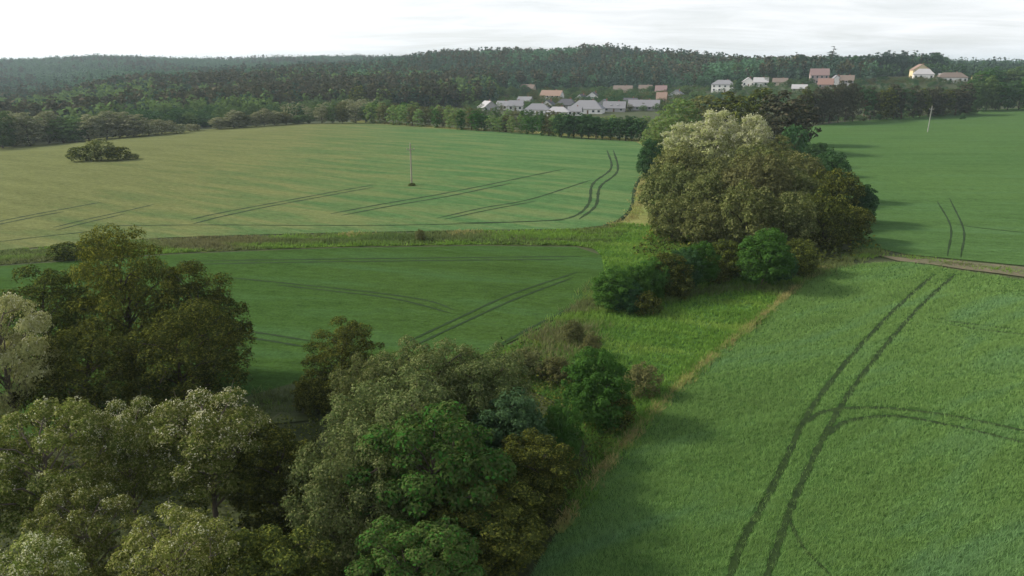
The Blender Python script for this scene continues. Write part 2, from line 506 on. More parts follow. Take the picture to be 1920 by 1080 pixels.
track([[(1362, 1100), (1395, 1010), (1430, 950), (1475, 860), (1520, 770), (1600, 665), (1680, 580), (1752, 516)],
       [(1432, 1100), (1470, 990), (1495, 925), (1540, 830), (1592, 740), (1660, 650), (1722, 580), (1790, 516)]], 0.42, M_track,
      'pair of wheel tracks running straight from the lower right to the soil path')
track([[(1498, 802), (1550, 773), (1640, 767), (1750, 777), (1850, 795), (1960, 820)],
       [(1552, 818), (1590, 792), (1680, 783), (1780, 800), (1860, 818), (1960, 844)]], 0.40, M_track,
      'pair of wheel tracks curving off to the right edge of the near field')
track([[(1745, 599), (1830, 611), (1960, 626)], [(1762, 608), (1840, 620), (1960, 634)]], 0.40, M_track, 'short pair of wheel tracks at the right edge below the soil path')
track([[(1478, 975), (1506, 1030), (1560, 1085)]], 0.22, M_track, 'faint thin track bending to the bottom of the near field')
track([[(1757, 378), (1782, 425), (1776, 482)], [(1780, 372), (1806, 430), (1801, 484)]], 0.28, M_track_far, 'pair of wheel tracks crossing the right far field to the soil path', False)
track([[(1790, 422), (1860, 431), (1990, 444)]], 0.38, M_track_far, 'single track running right across the far right field', False)
track([[(1138, 282), (1146, 315), (1112, 345), (1104, 382), (1072, 408), (1000, 416), (860, 419)],
       [(1150, 282), (1158, 320), (1126, 350), (1117, 386), (1086, 412)]], 0.6, M_track_far, 'winding pair of wheel tracks near the right end of the upper left field', False)
track([[(358, 413), (400, 403), (500, 384), (640, 358), (700, 348)], [(362, 421), (412, 408), (505, 388), (640, 363), (700, 352)]], 0.62, M_track_far,
      'pair of wheel tracks with a forked left end in the upper left field', False)
track([[(620, 402), (720, 383), (830, 364), (950, 340), (1062, 317)], [(640, 405), (740, 386), (850, 367), (960, 344)]], 0.62, M_track_far,
      'pair of wheel tracks passing below the power pole', False)
track([[(820, 410), (905, 391), (1000, 373), (1110, 338)], [(835, 412), (915, 395), (1005, 378)]], 0.5, M_track_far, 'pair of wheel tracks to the right of the power pole', False)
track([[(-60, 428), (60, 404), (120, 393), (190, 380)], [(-60, 434), (60, 409), (120, 398)]], 0.62, M_track_far, 'pair of wheel tracks at the left end of the upper field', False)
track([[(100, 428), (160, 413), (230, 398), (290, 384)], [(105, 433), (165, 418), (235, 402)]], 0.5, M_track_far, 'pair of wheel tracks left of the forked ones', False)
track([[(-60, 462), (60, 447), (200, 432)], [(150, 425), (360, 423), (640, 424), (860, 421), (1060, 414)]], 0.4, M_track_far, 'long headland track along the lower edge of the upper field', False)
track([[(1120, 428), (1160, 413), (1184, 388), (1190, 352), (1206, 326)]], 0.6, M_track_far, 'dark edge track beside the yellow grass patch', False)
track([[(330, 492), (640, 487), (900, 484), (1092, 482)], [(330, 498), (640, 492), (900, 489), (1060, 488)]], 0.42, M_track_far, 'pair of wheel tracks along the top of the lower left field')
track([[(430, 522), (560, 535), (700, 550), (800, 565), (852, 583)], [(520, 536), (620, 547), (740, 562), (850, 590)]], 0.34, M_track_far, 'pair of wheel tracks across the middle of the lower left field')
track([[(438, 620), (500, 628), (580, 641)], [(438, 632), (500, 640), (570, 652)]], 0.36, M_track_far, 'short pair of wheel tracks beside the large dark tree')
track([[(760, 645), (860, 598), (960, 553), (1084, 511)], [(760, 658), (870, 606), (965, 563), (1074, 522)]], 0.36, M_track_far, 'pair of wheel tracks slanting up to the right of the lower left field')
track([[(930, 652), (1000, 614), (1092, 569)]], 0.4, M_track_far, 'dark edge track between the lower left field and the scrub')


def off_tracks(x, y, k=0.5):
    ok = np.ones(len(x), bool)
    for P, w in TRACKS:
        lo, hi = P.min(0) - 2, P.max(0) + 2
        sel = np.nonzero((x > lo[0]) & (x < hi[0]) & (y > lo[1]) & (y < hi[1]))[0]
        if len(sel) == 0: continue
        q = np.stack([x[sel], y[sel]], 1); dm = np.full(len(sel), 1e9)
        for a, b in zip(P[:-1], P[1:]):
            ab = b - a; t = np.clip(((q - a) @ ab) / (ab @ ab + 1e-9), 0, 1)
            dm = np.minimum(dm, np.hypot(*(q - a - t[:, None] * ab).T))
        ok[sel[dm < w * k]] = False
    return ok


# ------------------------------------------------------------------ blades of crop and grass
def blades(x, y, h, w, per, rng, lean=0.5, base=0.08):
    n = len(x) * per
    X = np.repeat(x, per) + rng.normal(0, 0.09, n); Yy = np.repeat(y, per) + rng.normal(0, 0.09, n)
    z = terrain(X, Yy) + base
    a = rng.uniform(0, 2 * np.pi, n); hh = np.repeat(h, per) * rng.uniform(0.6, 1.25, n)
    ww = np.repeat(w, per) * rng.uniform(0.7, 1.3, n)
    la = rng.uniform(0, 2 * np.pi, n); ll = hh * rng.uniform(0.1, lean * 2, n)
    V = np.empty((n, 3, 3))
    V[:, 0] = np.stack([X + np.cos(a) * ww / 2, Yy + np.sin(a) * ww / 2, z], 1)
    V[:, 1] = np.stack([X - np.cos(a) * ww / 2, Yy - np.sin(a) * ww / 2, z], 1)
    V[:, 2] = np.stack([X + np.cos(la) * ll, Yy + np.sin(la) * ll, z + hh], 1)
    t = np.clip(np.repeat(rng.uniform(0, 1, len(x)), per) * 0.6 + rng.uniform(0, 1, n) * 0.4, 0, 1)
    return V.reshape(-1, 3), np.arange(n * 3).reshape(-1, 3), t


def scatter(poly, dens, rng, dmax=1e9, rings_d=None, view=True):
    """random points in an outline; dens(d) per square metre"""
    xs = np.array([p[0] for p in poly]); ys = np.array([p[1] for p in poly])
    out = []
    edges = [0, 45, 60, 80, 105, 135, 170, 220, 300]
    for e0, e1 in zip(edges, edges[1:]):
        if e0 > dmax: break
        x0, x1 = max(xs.min(), -e1), min(xs.max(), e1); y0, y1 = max(ys.min(), 0), min(ys.max(), e1)
        if x1 <= x0 or y1 <= y0: continue
        n = int((x1 - x0) * (y1 - y0) * dens((max(e0, 30) + e1) / 2))
        x = rng.uniform(x0, x1, n); y = rng.uniform(y0, y1, n); d = np.hypot(x, y)
        k = (d >= e0) & (d < e1) & (d < dmax)
        if view: k &= (np.abs(x) < 0.73 * y + 14)
        x, y = x[k], y[k]
        k = in_poly(x, y, poly); out.append(np.stack([x[k], y[k]], 1))
    P = np.concatenate(out) if out else np.zeros((0, 2))
    return P[:, 0], P[:, 1]


def grass(name, poly, mat, dens, h, w, per, label, cat, seed, dmax=160, lean=0.5, hvar=None):
    rng = np.random.default_rng(seed)
    x, y = scatter(poly, dens, rng, dmax)
    k = off_tracks(x, y, 0.72) | (rng.uniform(0, 1, len(x)) < 0.07); x, y = x[k], y[k]
    d = np.hypot(x, y)
    k = rng.uniform(0, 1, len(x)) < np.clip((dmax - d) / (0.35 * dmax) + 0.05, 0, 1); x, y, d = x[k], y[k], d[k]
    hh = np.full(len(x), h) * (1 + 0.25 * np.sin(x / 1.9 + y / 2.7) * np.sin(x / 3.1 - y / 1.3))
    V, F, t = blades(x, y, hh, w * np.clip(d / 50, 0.8, 2.2), per, rng, lean)
    return tag(link(name, mesh_np(name, V, F, mat, t)), label, cat, kind='stuff')


B_rn = crop_mat('near_field_blades', (0.199, 0.321, 0.096), (0.178, 0.300, 0.087), (0.150, 0.267, 0.121), -0.55, blade=True, fine=0.30)
B_mead = crop_mat('meadow_blades', (0.160, 0.291, 0.046), (0.139, 0.258, 0.054), (0.212, 0.301, 0.063), 0.4, blade=True)
B_weed = crop_mat('weed_blades', (0.120, 0.200, 0.055), (0.190, 0.185, 0.085), (0.160, 0.290, 0.040), 0.0, blade=True, patch_lo=0.48, patch_hi=0.58)
B_dry = crop_mat('dry_blades', (0.400, 0.350, 0.145), (0.320, 0.300, 0.115), (0.230, 0.300, 0.070), 0.3, blade=True)
grass('crop', RN, B_rn, lambda d: 60 if d < 50 else 42 if d < 65 else 26 if d < 100 else 14, 0.30, 0.029, 5, 'dense knee high green crop of the lower right field', 'crop', 5, 165)
grass('meadow_grass', MEAD, B_mead, lambda d: 14 if d < 80 else 9, 0.38, 0.06, 4, 'lush bright green grass of the meadow strip', 'grass', 7, 170)
grass('weeds', VERGE, B_weed, lambda d: 8, 0.42, 0.09, 4, 'mixed green and brown weeds dividing the left fields', 'weeds', 8, 190)


def edge_grass(name, px_line, width, mat, n_per_m, h, w, label, seed):
    rng = np.random.default_rng(seed)
    P = np.array(smooth_line([G(*p) for p in px_line], 20)); seg = np.hypot(*(P[1:] - P[:-1]).T); L = seg.sum()
    n = int(L * n_per_m); s = rng.uniform(0, L, n); cum = np.concatenate([[0], np.cumsum(seg)])
    i = np.clip(np.searchsorted(cum, s) - 1, 0, len(seg) - 1); t = (s - cum[i]) / seg[i]
    q = P[i] + (P[i + 1] - P[i]) * t[:, None]
    gap = 0.5 + 0.5 * np.sin(s / 3.1) * np.sin(s / 1.37 + 1)
    k = rng.uniform(0, 1, n) < 0.15 + 0.85 * gap
    q = (q + rng.normal(0, width / 2, (n, 2)))[k]
    V, F, tt = blades(q[:, 0], q[:, 1], np.full(len(q), h), np.full(len(q), w), 4, rng, 0.5)
    return tag(link(name, mesh_np(name, V, F, mat, tt)), label, 'grass', kind='stuff')


edge_grass('dry_grass', [(1040, 1010), (1125, 888), (1255, 745), (1335, 672), (1445, 582), (1505, 532), (1560, 500)], 0.55, B_dry, 34, 0.45, 0.08,
           'dry straw coloured grass along the left edge of the near right field', 11)
edge_grass('rank_grass', [(1060, 960), (1110, 880), (1235, 745), (1318, 672), (1430, 582)], 1.4, B_mead, 60, 0.5, 0.08, 'rank green grass beside the dry margin of the right field', 12)
edge_grass('weeds', [(-40, 492), (150, 478), (330, 462), (640, 451), (900, 446), (1120, 445)], 2.2, B_weed, 26, 0.62, 0.14, 'tall brown seeded weeds standing in the dividing strip', 13)
edge_grass('weeds', [(1000, 640), (1060, 605), (1100, 570), (1130, 530)], 1.6, B_weed, 40, 0.7, 0.1, 'weeds between the lower left field and the meadow', 14)
edge_grass('dry_grass', [(1150, 424), (1190, 400), (1205, 350), (1220, 322)], 1.6, B_dry, 16, 0.4, 0.14, 'yellowed grass along the left foot of the big grove', 15)
edge_grass('weeds', [(1600, 470), (1660, 478), (1800, 497), (1920, 512), (2050, 530)], 1.8, B_weed, 30, 0.36, 0.08, 'sparse weeds overgrowing the bare soil path', 16)
edge_grass('dry_grass', [(660, 227), (800, 238), (1000, 249), (1200, 264)], 1.6, B_dry, 12, 0.7, 0.35, 'straw coloured grass on the far margin of the left field', 17)
edge_grass('weeds', [(930, 720), (985, 690), (1050, 650), (1105, 600)], 3.2, B_weed, 70, 0.8, 0.11, 'rough weeds along the left side of the meadow', 18)
edge_grass('weeds', [(1105, 592), (1180, 578), (1290, 556), (1370, 545), (1480, 548)], 1.6, B_weed, 46, 0.75, 0.11, 'weeds at the foot of the hedge', 19)
edge_grass('weeds', [(1480, 540), (1560, 500), (1640, 474)], 1.8, B_weed, 40, 0.7, 0.12, 'weeds at the right foot of the big grove', 20)
edge_grass('weeds', [(910, 448), (970, 446), (1030, 447)], 3.0, B_mead, 60, 0.55, 0.13, 'bright yellow green weeds in the dividing strip', 21)
edge_grass('dry_grass', [(850, 439), (920, 437)], 1.8, B_dry, 40, 0.5, 0.13, 'pale dry stalks in the dividing strip', 22)
edge_grass('dry_grass', [(640, 442), (700, 441)], 1.8, B_dry, 30, 0.5, 0.13, 'dry brown stalks in the dividing strip left of the small shrub', 23)
edge_grass('weeds', [(455, 762), (520, 752), (590, 755)], 3.2, B_weed, 80, 0.5, 0.08, 'weeds on the furrowed soil corner', 24)
# ------------------------------------------------------------------ trees
def unit(v):
    return v / np.maximum(1e-9, np.linalg.norm(v, axis=-1, keepdims=True))


def leaf_quads(P, N, size, rng, aspect=0.55):
    n = len(P)
    t = unit(np.cross(N, unit(rng.normal(0, 1, (n, 3))))); b = np.cross(N, t)
    L = size * rng.uniform(0.65, 1.35, n)[:, None]; W = L * aspect
    V = np.empty((n, 4, 3))
    V[:, 0] = P - t * L * 0.5; V[:, 1] = P + b * W * 0.5 + N * L * 0.12
    V[:, 2] = P + t * L * 0.5; V[:, 3] = P - b * W * 0.5 + N * L * 0.12
    return V.reshape(-1, 3), np.arange(n * 4).reshape(-1, 4)


def clump_set(rng, n, W, z0, H, cl, shape='round', bias=0.38, lobes=5):
    """centres and radii of the leaf masses of a crown, spread apart so that gaps stay between them"""
    zc, hz = (z0 + H) / 2, (H - z0) / 2
    m = n * 10
    if shape == 'cone':
        zz = rng.uniform(0, 1, m) ** 0.95; rad = (1 - zz) * rng.uniform(0.35, 1, m) + 0.03
        a = rng.uniform(0, 2 * np.pi, m)
        C = np.stack([np.cos(a) * rad * W / 2, np.sin(a) * rad * W / 2, z0 + zz * (H - z0)], 1)
        R = cl * W * (0.60 + 0.75 * (1 - zz)) * rng.uniform(0.75, 1.2, m)
    else:
        d = unit(rng.normal(0, 1, (m, 3)))
        if shape == 'bush': d[:, 2] = np.where(d[:, 2] < -0.93, -d[:, 2], d[:, 2])
        lob = unit(rng.normal(0, 1, (lobes, 3))); amp = rng.uniform(0.10, 0.32, lobes); k = np.full(m, 0.84)
        for q, a in zip(lob, amp): k += a * np.maximum(0, d @ q) ** 3
        r = np.where(rng.uniform(0, 1, m) < 0.8, rng.uniform(0.72, 1.04, m), rng.uniform(0.2, 0.72, m))
        p = d / (np.abs(d) ** 2.6).sum(1, keepdims=True) ** (1 / 2.6)          # fuller than an ellipsoid
        p = p * (r * np.clip(k, 0.7, 1.12))[:, None]
        R = cl * W * rng.uniform(0.65, 1.4, m)
        e = np.clip(1 - R / (W / 2) * 0.85, 0.3, 1)
        C = p * np.stack([e * W / 2, e * W / 2, np.clip(1 - R * 0.7 / hz, 0.3, 1) * hz], 1)
        if shape == 'bush':                                                    # widest near the ground
            C[:, :2] *= (1.08 - 0.30 * np.clip(p[:, 2] * 0.5 + 0.5, 0, 1))[:, None]
        else:
            C[:, :2] *= np.interp(p[:, 2], [-1, -0.4, 0.2, 1], [0.72, 0.98, 1.0, 0.78])[:, None]
        C[:, 2] += zc
    take = [0]; dist = np.full(m, 1e9)
    wz = np.array([1, 1, 1.15])
    for _ in range(n - 1):
        dist = np.minimum(dist, (((C - C[take[-1]]) * wz) ** 2).sum(1) ** 0.5)
        take.append(int(np.argmax(dist * rng.uniform(0.55, 1, m))))
    return C[take], R[take]


def crown(seed, H, W, z0, n_clump, n_leaf, size, cl=0.16, shape='round', bias=0.38, flat=0.78, wild=0.42):
    rng = np.random.default_rng(seed)
    C, R = clump_set(rng, n_clump, W, z0, H, cl, shape, bias)
    wgt = R ** 2; cnt = np.maximum(3, (n_leaf * wgt / wgt.sum()).astype(int))
    idx = np.repeat(np.arange(n_clump), cnt); n = len(idx)
    d = unit(rng.normal(0, 1, (n, 3))); d[:, 2] = np.where((d[:, 2] < -0.15) & (rng.uniform(0, 1, n) < 0.75), -d[:, 2], d[:, 2])
    out = C[idx] - np.array([0, 0, (z0 + H) / 2]); out = unit(out * np.array([1 / W, 1 / W, 1 / (H - z0)]))
    inward = ((d * out).sum(1) < -0.3) & (rng.uniform(0, 1, n) < 0.6); d[inward] = unit(d[inward] + 1.4 * out[inward])
    r = np.where(rng.uniform(0, 1, n) < 0.75, rng.uniform(0.8, 1.06, n), rng.uniform(0.2, 0.8, n))
    # every mass is lumpy itself
    lum = 1 + 0.16 * np.sin(d[:, 0] * 6 + idx) * np.sin(d[:, 1] * 6 + idx * 1.7) + 0.12 * np.sin(d[:, 2] * 7 + idx * 0.6)
    off = d * (r * lum * R[idx])[:, None]; off[:, 2] *= flat
    P = C[idx] + off
    P[:, 2] = np.maximum(P[:, 2], 0.05)
    N = unit(d * 1.0 + np.array([0, 0, 0.40]) + rng.normal(0, wild, (n, 3)))
    V, F = leaf_quads(P, N, size, rng)
    ct = rng.uniform(0, 1, n_clump)
    t = np.clip(0.45 * ct[idx] + 0.55 * rng.uniform(0, 1, n), 0, 1)
    return V, F, t, C, R


def trunk_mesh(name, seed, H, z0, C, R, r0, mat, limbs=12, sides=6):
    rng = np.random.default_rng(seed + 99); m = MB()
    top = z0 + (H - z0) * (0.62 if H < 20 else 0.98)
    sp = [(0, 0, -0.4), (0, 0, 0.2), (rng.normal(0, .1), rng.normal(0, .1), z0 * 0.7 + 0.3), (rng.normal(0, .25), rng.normal(0, .25), (z0 + top) / 2), (rng.normal(0, .4), rng.normal(0, .4), top)]
    m.tube(sp, [r0 * 1.5, r0 * 1.1, r0 * 0.85, r0 * 0.55, r0 * 0.2], sides + 2)
    order = rng.permutation(len(C))[:limbs]
    for i in order:
        e = Vector(C[i]); s = Vector((0, 0, min(max(z0 * 0.55, e.z - 0.55 * math.hypot(e.x, e.y) - 0.5), top * 0.95)))
        if s.z < 0.2: s.z = 0.2
        md = s.lerp(e, 0.5) + Vector((rng.normal(0, .15), rng.normal(0, .15), 0.1 * (e - s).length))
        q = r0 * rng.uniform(0.28, 0.5)
        m.tube([s, md, e], [q, q * 0.6, q * 0.18], max(4, sides - 1))
        for _ in range(2 if limbs > 8 else 0):
            e2 = e + Vector(rng.normal(0, 0.7, 3)) * R[i]
            m.tube([md.lerp(e, 0.4), e2], [q * 0.35, q * 0.1], 4)
    return m.mesh(name, mat)


M_bark = plain_mat('bark', (0.075, 0.060, 0.045), (0.045, 0.036, 0.028), 7, 0.95, 0.7, stretch=(1, 1, 0.25))
M_bark_light = plain_mat('pale_bark', (0.17, 0.14, 0.11), (0.10, 0.085, 0.065), 7, 0.95, 0.7, stretch=(1, 1, 0.25))
M_pine_bark = plain_mat('pine_bark', (0.16, 0.085, 0.05), (0.09, 0.055, 0.04), 5, 0.95, 0.6, stretch=(1, 1, 0.3))
L = {
    'dark':    leaf_mat('dark_olive_leaves', (0.034, 0.050, 0.014), (0.072, 0.090, 0.022), 0.26, (0.150, 0.165, 0.032)),
    'robinia': leaf_mat('pale_robinia_leaves', (0.084, 0.120, 0.024), (0.150, 0.184, 0.040), 0.34, (0.30, 0.31, 0.115)),
    'bloom':   leaf_mat('robinia_blossom', (0.46, 0.47, 0.30), (0.62, 0.61, 0.44), 0.30),
    'grey':    leaf_mat('grey_green_leaves', (0.068, 0.102, 0.032), (0.128, 0.162, 0.054), 0.28, (0.205, 0.225, 0.092)),
    'olive':   leaf_mat('lit_tip_olive_leaves', (0.044, 0.062, 0.014), (0.105, 0.122, 0.024), 0.30, (0.200, 0.208, 0.036)),  # the bright third tint puts sunlit tips into the leaf colour
    'mixed':   leaf_mat('mixed_fresh_leaves', (0.060, 0.100, 0.026), (0.118, 0.155, 0.046), 0.32, (0.055, 0.155, 0.026)),
    'bright':  leaf_mat('bright_green_leaves', (0.042, 0.106, 0.018), (0.078, 0.165, 0.028), 0.36, (0.130, 0.150, 0.040)),
    'bush':    leaf_mat('fresh_bush_leaves', (0.040, 0.110, 0.022), (0.070, 0.168, 0.034), 0.36),
    'blue':    leaf_mat('bluish_leaves', (0.052, 0.112, 0.046), (0.086, 0.160, 0.070), 0.32),
    'grove':   leaf_mat('olive_grove_leaves', (0.076, 0.098, 0.030), (0.140, 0.162, 0.052), 0.28, (0.225, 0.235, 0.092)),
    'palebl':  leaf_mat('flowering_crown_leaves', (0.27, 0.30, 0.105), (0.46, 0.48, 0.22), 0.30),
    'pine':    leaf_mat('dark_pine_needles', (0.034, 0.044, 0.024), (0.072, 0.078, 0.042), 0.14, (0.096, 0.086, 0.052)),
    'spruce':  leaf_mat('blue_green_needles', (0.032, 0.064, 0.042), (0.060, 0.102, 0.066), 0.14),
    'young':   leaf_mat('young_light_leaves', (0.110, 0.200, 0.055), (0.180, 0.290, 0.090), 0.36, (0.21, 0.24, 0.090)),
    'deep':    leaf_mat('deep_green_leaves', (0.036, 0.088, 0.034), (0.064, 0.128, 0.048), 0.30),
    'wood':    leaf_mat('wood_leaves', (0.066, 0.120, 0.042), (0.118, 0.185, 0.062), 0.30),
    'hazewd':   leaf_mat('hazed_hill_leaves', (0.046, 0.106, 0.056), (0.080, 0.158, 0.080), 0.30),  # distance haze is put into the leaf colour as a bluer green
    'greywd':  leaf_mat('greyish_tree_leaves', (0.140, 0.162, 0.074), (0.240, 0.258, 0.130), 0.30, (0.34, 0.34, 0.22)),
    'scrub':   leaf_mat('brownish_scrub_leaves', (0.085, 0.098, 0.036), (0.145, 0.148, 0.060), 0.30),
}
PROTO = {}


def proto(key, H, W, z0, n_clump, n_leaf, size, seed, limbs=12, r0=0.2, bark=None, bloom=0, **kw):
    V, F, t, C, R = crown(seed, H, W, z0, n_clump, n_leaf, size, **kw)
    cm = mesh_np('crown_' + key, V, F, L['dark'], t)
    tm = trunk_mesh('trunk_' + key, seed, H, z0, C, R, r0, bark or M_bark, limbs, 6 if n_leaf > 3000 else 4)
    bm = None
    if bloom:
        rng = np.random.default_rng(seed + 7)
        sc = (C[:, 2] - z0) / (H - z0) + np.hypot(C[:, 0], C[:, 1]) / W * 0.6
        p = np.clip(sc - 0.35, 0.02, 1) ** 1.5; p /= p.sum(); i = rng.choice(len(C), bloom // 6, p=p)
        d = unit(rng.normal(0, 1, (len(i), 3)) + np.array([0, 0, 0.7])); base = C[i] + d * R[i][:, None] * np.array([1, 1, kw.get('flat', 0.7)]) * rng.uniform(0.8, 1.08, (len(i), 1))
        Pb = np.repeat(base, 6, 0) + rng.normal(0, size * 0.45, (len(i) * 6, 3)) * np.array([1, 1, 1.3])
        V2, F2 = leaf_quads(Pb, unit(rng.normal(0, 1, Pb.shape) + np.array([0, 0, 0.4])), size * 0.62, rng, 0.8)
        bm = mesh_np('blossom_' + key, V2, F2, L['bloom'], rng.uniform(0, 1, len(Pb)))
    PROTO[key] = (H, W, cm, tm, bm)


# nearest trees: every leaf spray is a leaf
proto('oak_a', 15, 12, 1.0, 70, 34000, 0.24, 21, 26, 0.34, cl=0.115, shape='broad')
proto('oak_b', 14, 11, 0.8, 62, 30000, 0.24, 22, 22, 0.30, cl=0.118)
proto('robinia_a', 13, 10, 4.2, 34, 24000, 0.20, 23, 30, 0.24, M_bark_light, 2800, cl=0.125, flat=0.58, shape='broad')
proto('robinia_b', 13, 10, 3.6, 40, 24000, 0.20, 24, 30, 0.24, M_bark_light, 1300, cl=0.10, flat=0.66)
proto('grey_a', 9.5, 9, 0.3, 78, 36000, 0.18, 25, 18, 0.2, cl=0.105, wild=0.5)
proto('leafy_a', 10, 8.5, 0.3, 66, 28000, 0.22, 26, 18, 0.2, cl=0.095)
proto('bush_a', 6, 6, 0.1, 80, 14000, 0.22, 27, 10, 0.10, cl=0.10, shape='bush')
proto('bush_b', 5, 6, 0.1, 70, 11000, 0.22, 28, 10, 0.09, cl=0.11, shape='bush')
proto('shrub_a', 2.6, 3.4, 0.05, 34, 3600, 0.17, 29, 8, 0.05, cl=0.14, shape='bush')
# trees of the grove, 100 to 200 m off
proto('grove_a', 13, 10, 0.4, 100, 11000, 0.40, 31, 10, 0.24, cl=0.095)
proto('grove_b', 13, 10, 0.4, 88, 10000, 0.40, 32, 10, 0.24, cl=0.105)
proto('grove_c', 8.5, 9.5, 0.3, 54, 11000, 0.34, 35, 10, 0.22, cl=0.118, flat=0.95)
proto('grove_d', 8.5, 9.5, 0.3, 48, 11000, 0.34, 36, 10, 0.22, cl=0.126, flat=0.95)
proto('bloomer', 15, 11, 1.0, 80, 8500, 0.42, 33, 10, 0.26, M_bark_light, 4200, cl=0.105)
# trees 230 to 700 m off
proto('mid_a', 13, 9, 0.2, 48, 2600, 0.70, 41, 6, 0.25, cl=0.13)
proto('mid_b', 13, 8.5, 0.2, 42, 2400, 0.70, 42, 6, 0.25, cl=0.14)
proto('mid_c', 12, 7, 0.2, 38, 1700, 0.70, 43, 6, 0.22, cl=0.145)
proto('low_a', 5, 7, 0.05, 36, 1400, 0.55, 44, 5, 0.12, cl=0.14, shape='bush')
proto('young_a', 9, 5, 0.2, 30, 1000, 0.6, 45, 5, 0.14, cl=0.16)
proto('young_b', 9, 4.6, 0.3, 27, 900, 0.6, 46, 5, 0.14, cl=0.17)
proto('pine_a', 18, 8, 3.5, 30, 1200, 0.85, 47, 6, 0.3, M_pine_bark, cl=0.15)
proto('pine_b', 18, 7.5, 2.5, 32, 1200, 0.85, 48, 6, 0.3, M_pine_bark, cl=0.15)
proto('spruce_a', 22, 7.5, 0.8, 110, 3200, 0.8, 49, 6, 0.3, M_pine_bark, cl=0.10, shape='cone', flat=0.4)
NAMES = {'oak': 'broadleaf_tree', 'robinia': 'robinia_tree', 'grey': 'willow_tree', 'leafy': 'broadleaf_tree', 'bush': 'bush', 'shrub': 'shrub', 'grove': 'robinia_tree',
         'bloomer': 'robinia_tree', 'mid': 'broadleaf_tree', 'low': 'shrub', 'young': 'young_tree', 'pine': 'pine_tree', 'spruce': 'spruce_tree'}
CATS = {'bush': 'bush', 'shrub': 'shrub', 'low': 'shrub'}
_rt = random.Random(4)


def tree_at(x, y, h, w, key, mat, label, group=None, name=None, bloom=True, rz=None, trunk=True):
    H, W, cm, tm, bm = PROTO[key]
    st = key.split('_')[0]
    e = empty(name or NAMES[st], (x, y, tz(x, y) - 0.05), _rt.uniform(0, 6.283) if rz is None else rz)
    e.scale = (w / W, w / W * _rt.uniform(0.92, 1.08), h / H)
    tag(e, label, CATS.get(st, 'tree'), group)
    c = link('crown', cm, e)
    c.material_slots[0].link = 'OBJECT'; c.material_slots[0].material = L[mat]
    if trunk: link('trunk', tm, e)
    if bm is not None and bloom: link('blossom', bm, e)
    return e


def tree(px, Y, top, wpx, key, mat, label, group=None, **kw):
    """px: picture column of the crown, Y: metres straight ahead, top: picture row of the tip, wpx: crown width in pixels"""
    zt = z_at(top, Y); x = 0.0
    for _ in range(3):
        zg = tz(x, Y); dp = depth(Y, 0.55 * zt + 0.45 * zg); x = (px - 960) / FPX * dp
    h = max(0.8, zt - tz(x, Y))
    return tree_at(x, Y, h, wpx * dp / FPX, key, mat, label, group, **kw)


def tree_b(px, base, top, wpx, key, mat, label, group=None, **kw):
    """the same for a tree whose foot shows at a picture row"""
    g = G(px, base)
    return tree(px, g.y, top, wpx, key, mat, label, group, **kw)


GN = 'trees and shrubs in the lower left foreground'
tree(232, 61, 432, 215, 'oak_a', 'olive', 'tall olive tree on the left with the highest tip of the near trees', GN)
tree(372, 60, 492, 185, 'oak_b', 'dark', 'dark tree with a square shouldered crown beside the lower left field', GN)
tree(85, 59, 508, 190, 'oak_b', 'dark', 'dark broadleaf tree behind the white flowering tree at the left edge', GN)
tree(335, 52, 575, 240, 'oak_a', 'dark', 'broad very dark tree crown in front of the square shouldered one', GN)
tree(165, 50, 610, 230, 'oak_b', 'dark', 'dark tree below the tallest tip, right of the white flowering tree', GN)
tree(12, 47, 545, 200, 'robinia_a', 'palebl', 'white flowering robinia at the left edge of the picture', GN)
tree(-110, 45, 600, 200, 'robinia_a', 'robinia', 'pale flowering robinia cut by the left picture edge', GN)
tree(85, 34, 765, 250, 'robinia_b', 'robinia', 'yellow green robinia at the left edge under the dark trees', GN)
tree(240, 37, 748, 170, 'robinia_a', 'robinia', 'narrow pale robinia between two wider yellow green ones', GN)
tree(392, 37, 733, 260, 'robinia_a', 'robinia', 'wide robinia with cream blossom and visible branches in the lower left', GN)
tree(520, 38, 800, 190, 'leafy_a', 'dark', 'shaded olive tree between the blossoming robinia and the grey willows', GN)
tree(-60, 33, 810, 200, 'robinia_b', 'robinia', 'yellow green robinia leaving the picture at the lower left', GN)
tree(335, 28, 962, 250, 'robinia_b', 'robinia', 'yellow green crown at the bottom edge below the blossoming robinia', GN)
tree(60, 26, 1015, 240, 'robinia_a', 'robinia', 'grey flowering crown in the bottom left corner', GN)
tree(170, 31, 905, 190, 'robinia_b', 'robinia', 'small half shaded robinia above the bottom left corner', GN)
tree(520, 29, 985, 240, 'leafy_a', 'dark', 'dark olive crown at the bottom edge left of the middle', GN)
tree(642, 58, 603, 135, 'oak_b', 'dark', 'small dark round tree standing alone before the lower left field', GN)
tree(590, 55, 700, 90, 'bush_b', 'dark', 'low dark bush beside the furrowed soil corner', GN)
tree(705, 47, 660, 160, 'grey_a', 'grey', 'grey green willow on the left of the willow group', GN)
tree(805, 48, 630, 210, 'grey_a', 'grey', 'pale grey green willow, the tallest of the willow group', GN)
tree(905, 48, 650, 190, 'grey_a', 'grey', 'grey green willow on the right of the willow group', GN)
tree(745, 41, 705, 270, 'grey_a', 'grey', 'brownish grey willow in front of the tallest willow', GN)
tree(815, 35, 770, 320, 'leafy_a', 'mixed', 'broad tree with fresh green shoots in the middle of the foreground', GN)
tree(655, 34, 820, 250, 'grey_a', 'grey', 'grey olive tree between the blossoming robinia and the broad fresh green tree', GN)
tree(955, 44, 742, 170, 'bush_a', 'blue', 'bluish green bush right of the broad fresh green tree', GN)
tree(1010, 39.5, 815, 180, 'leafy_a', 'dark', 'dark shaded tree at the edge of the near right field', GN)  # its shadow side is put into the dark leaf colour
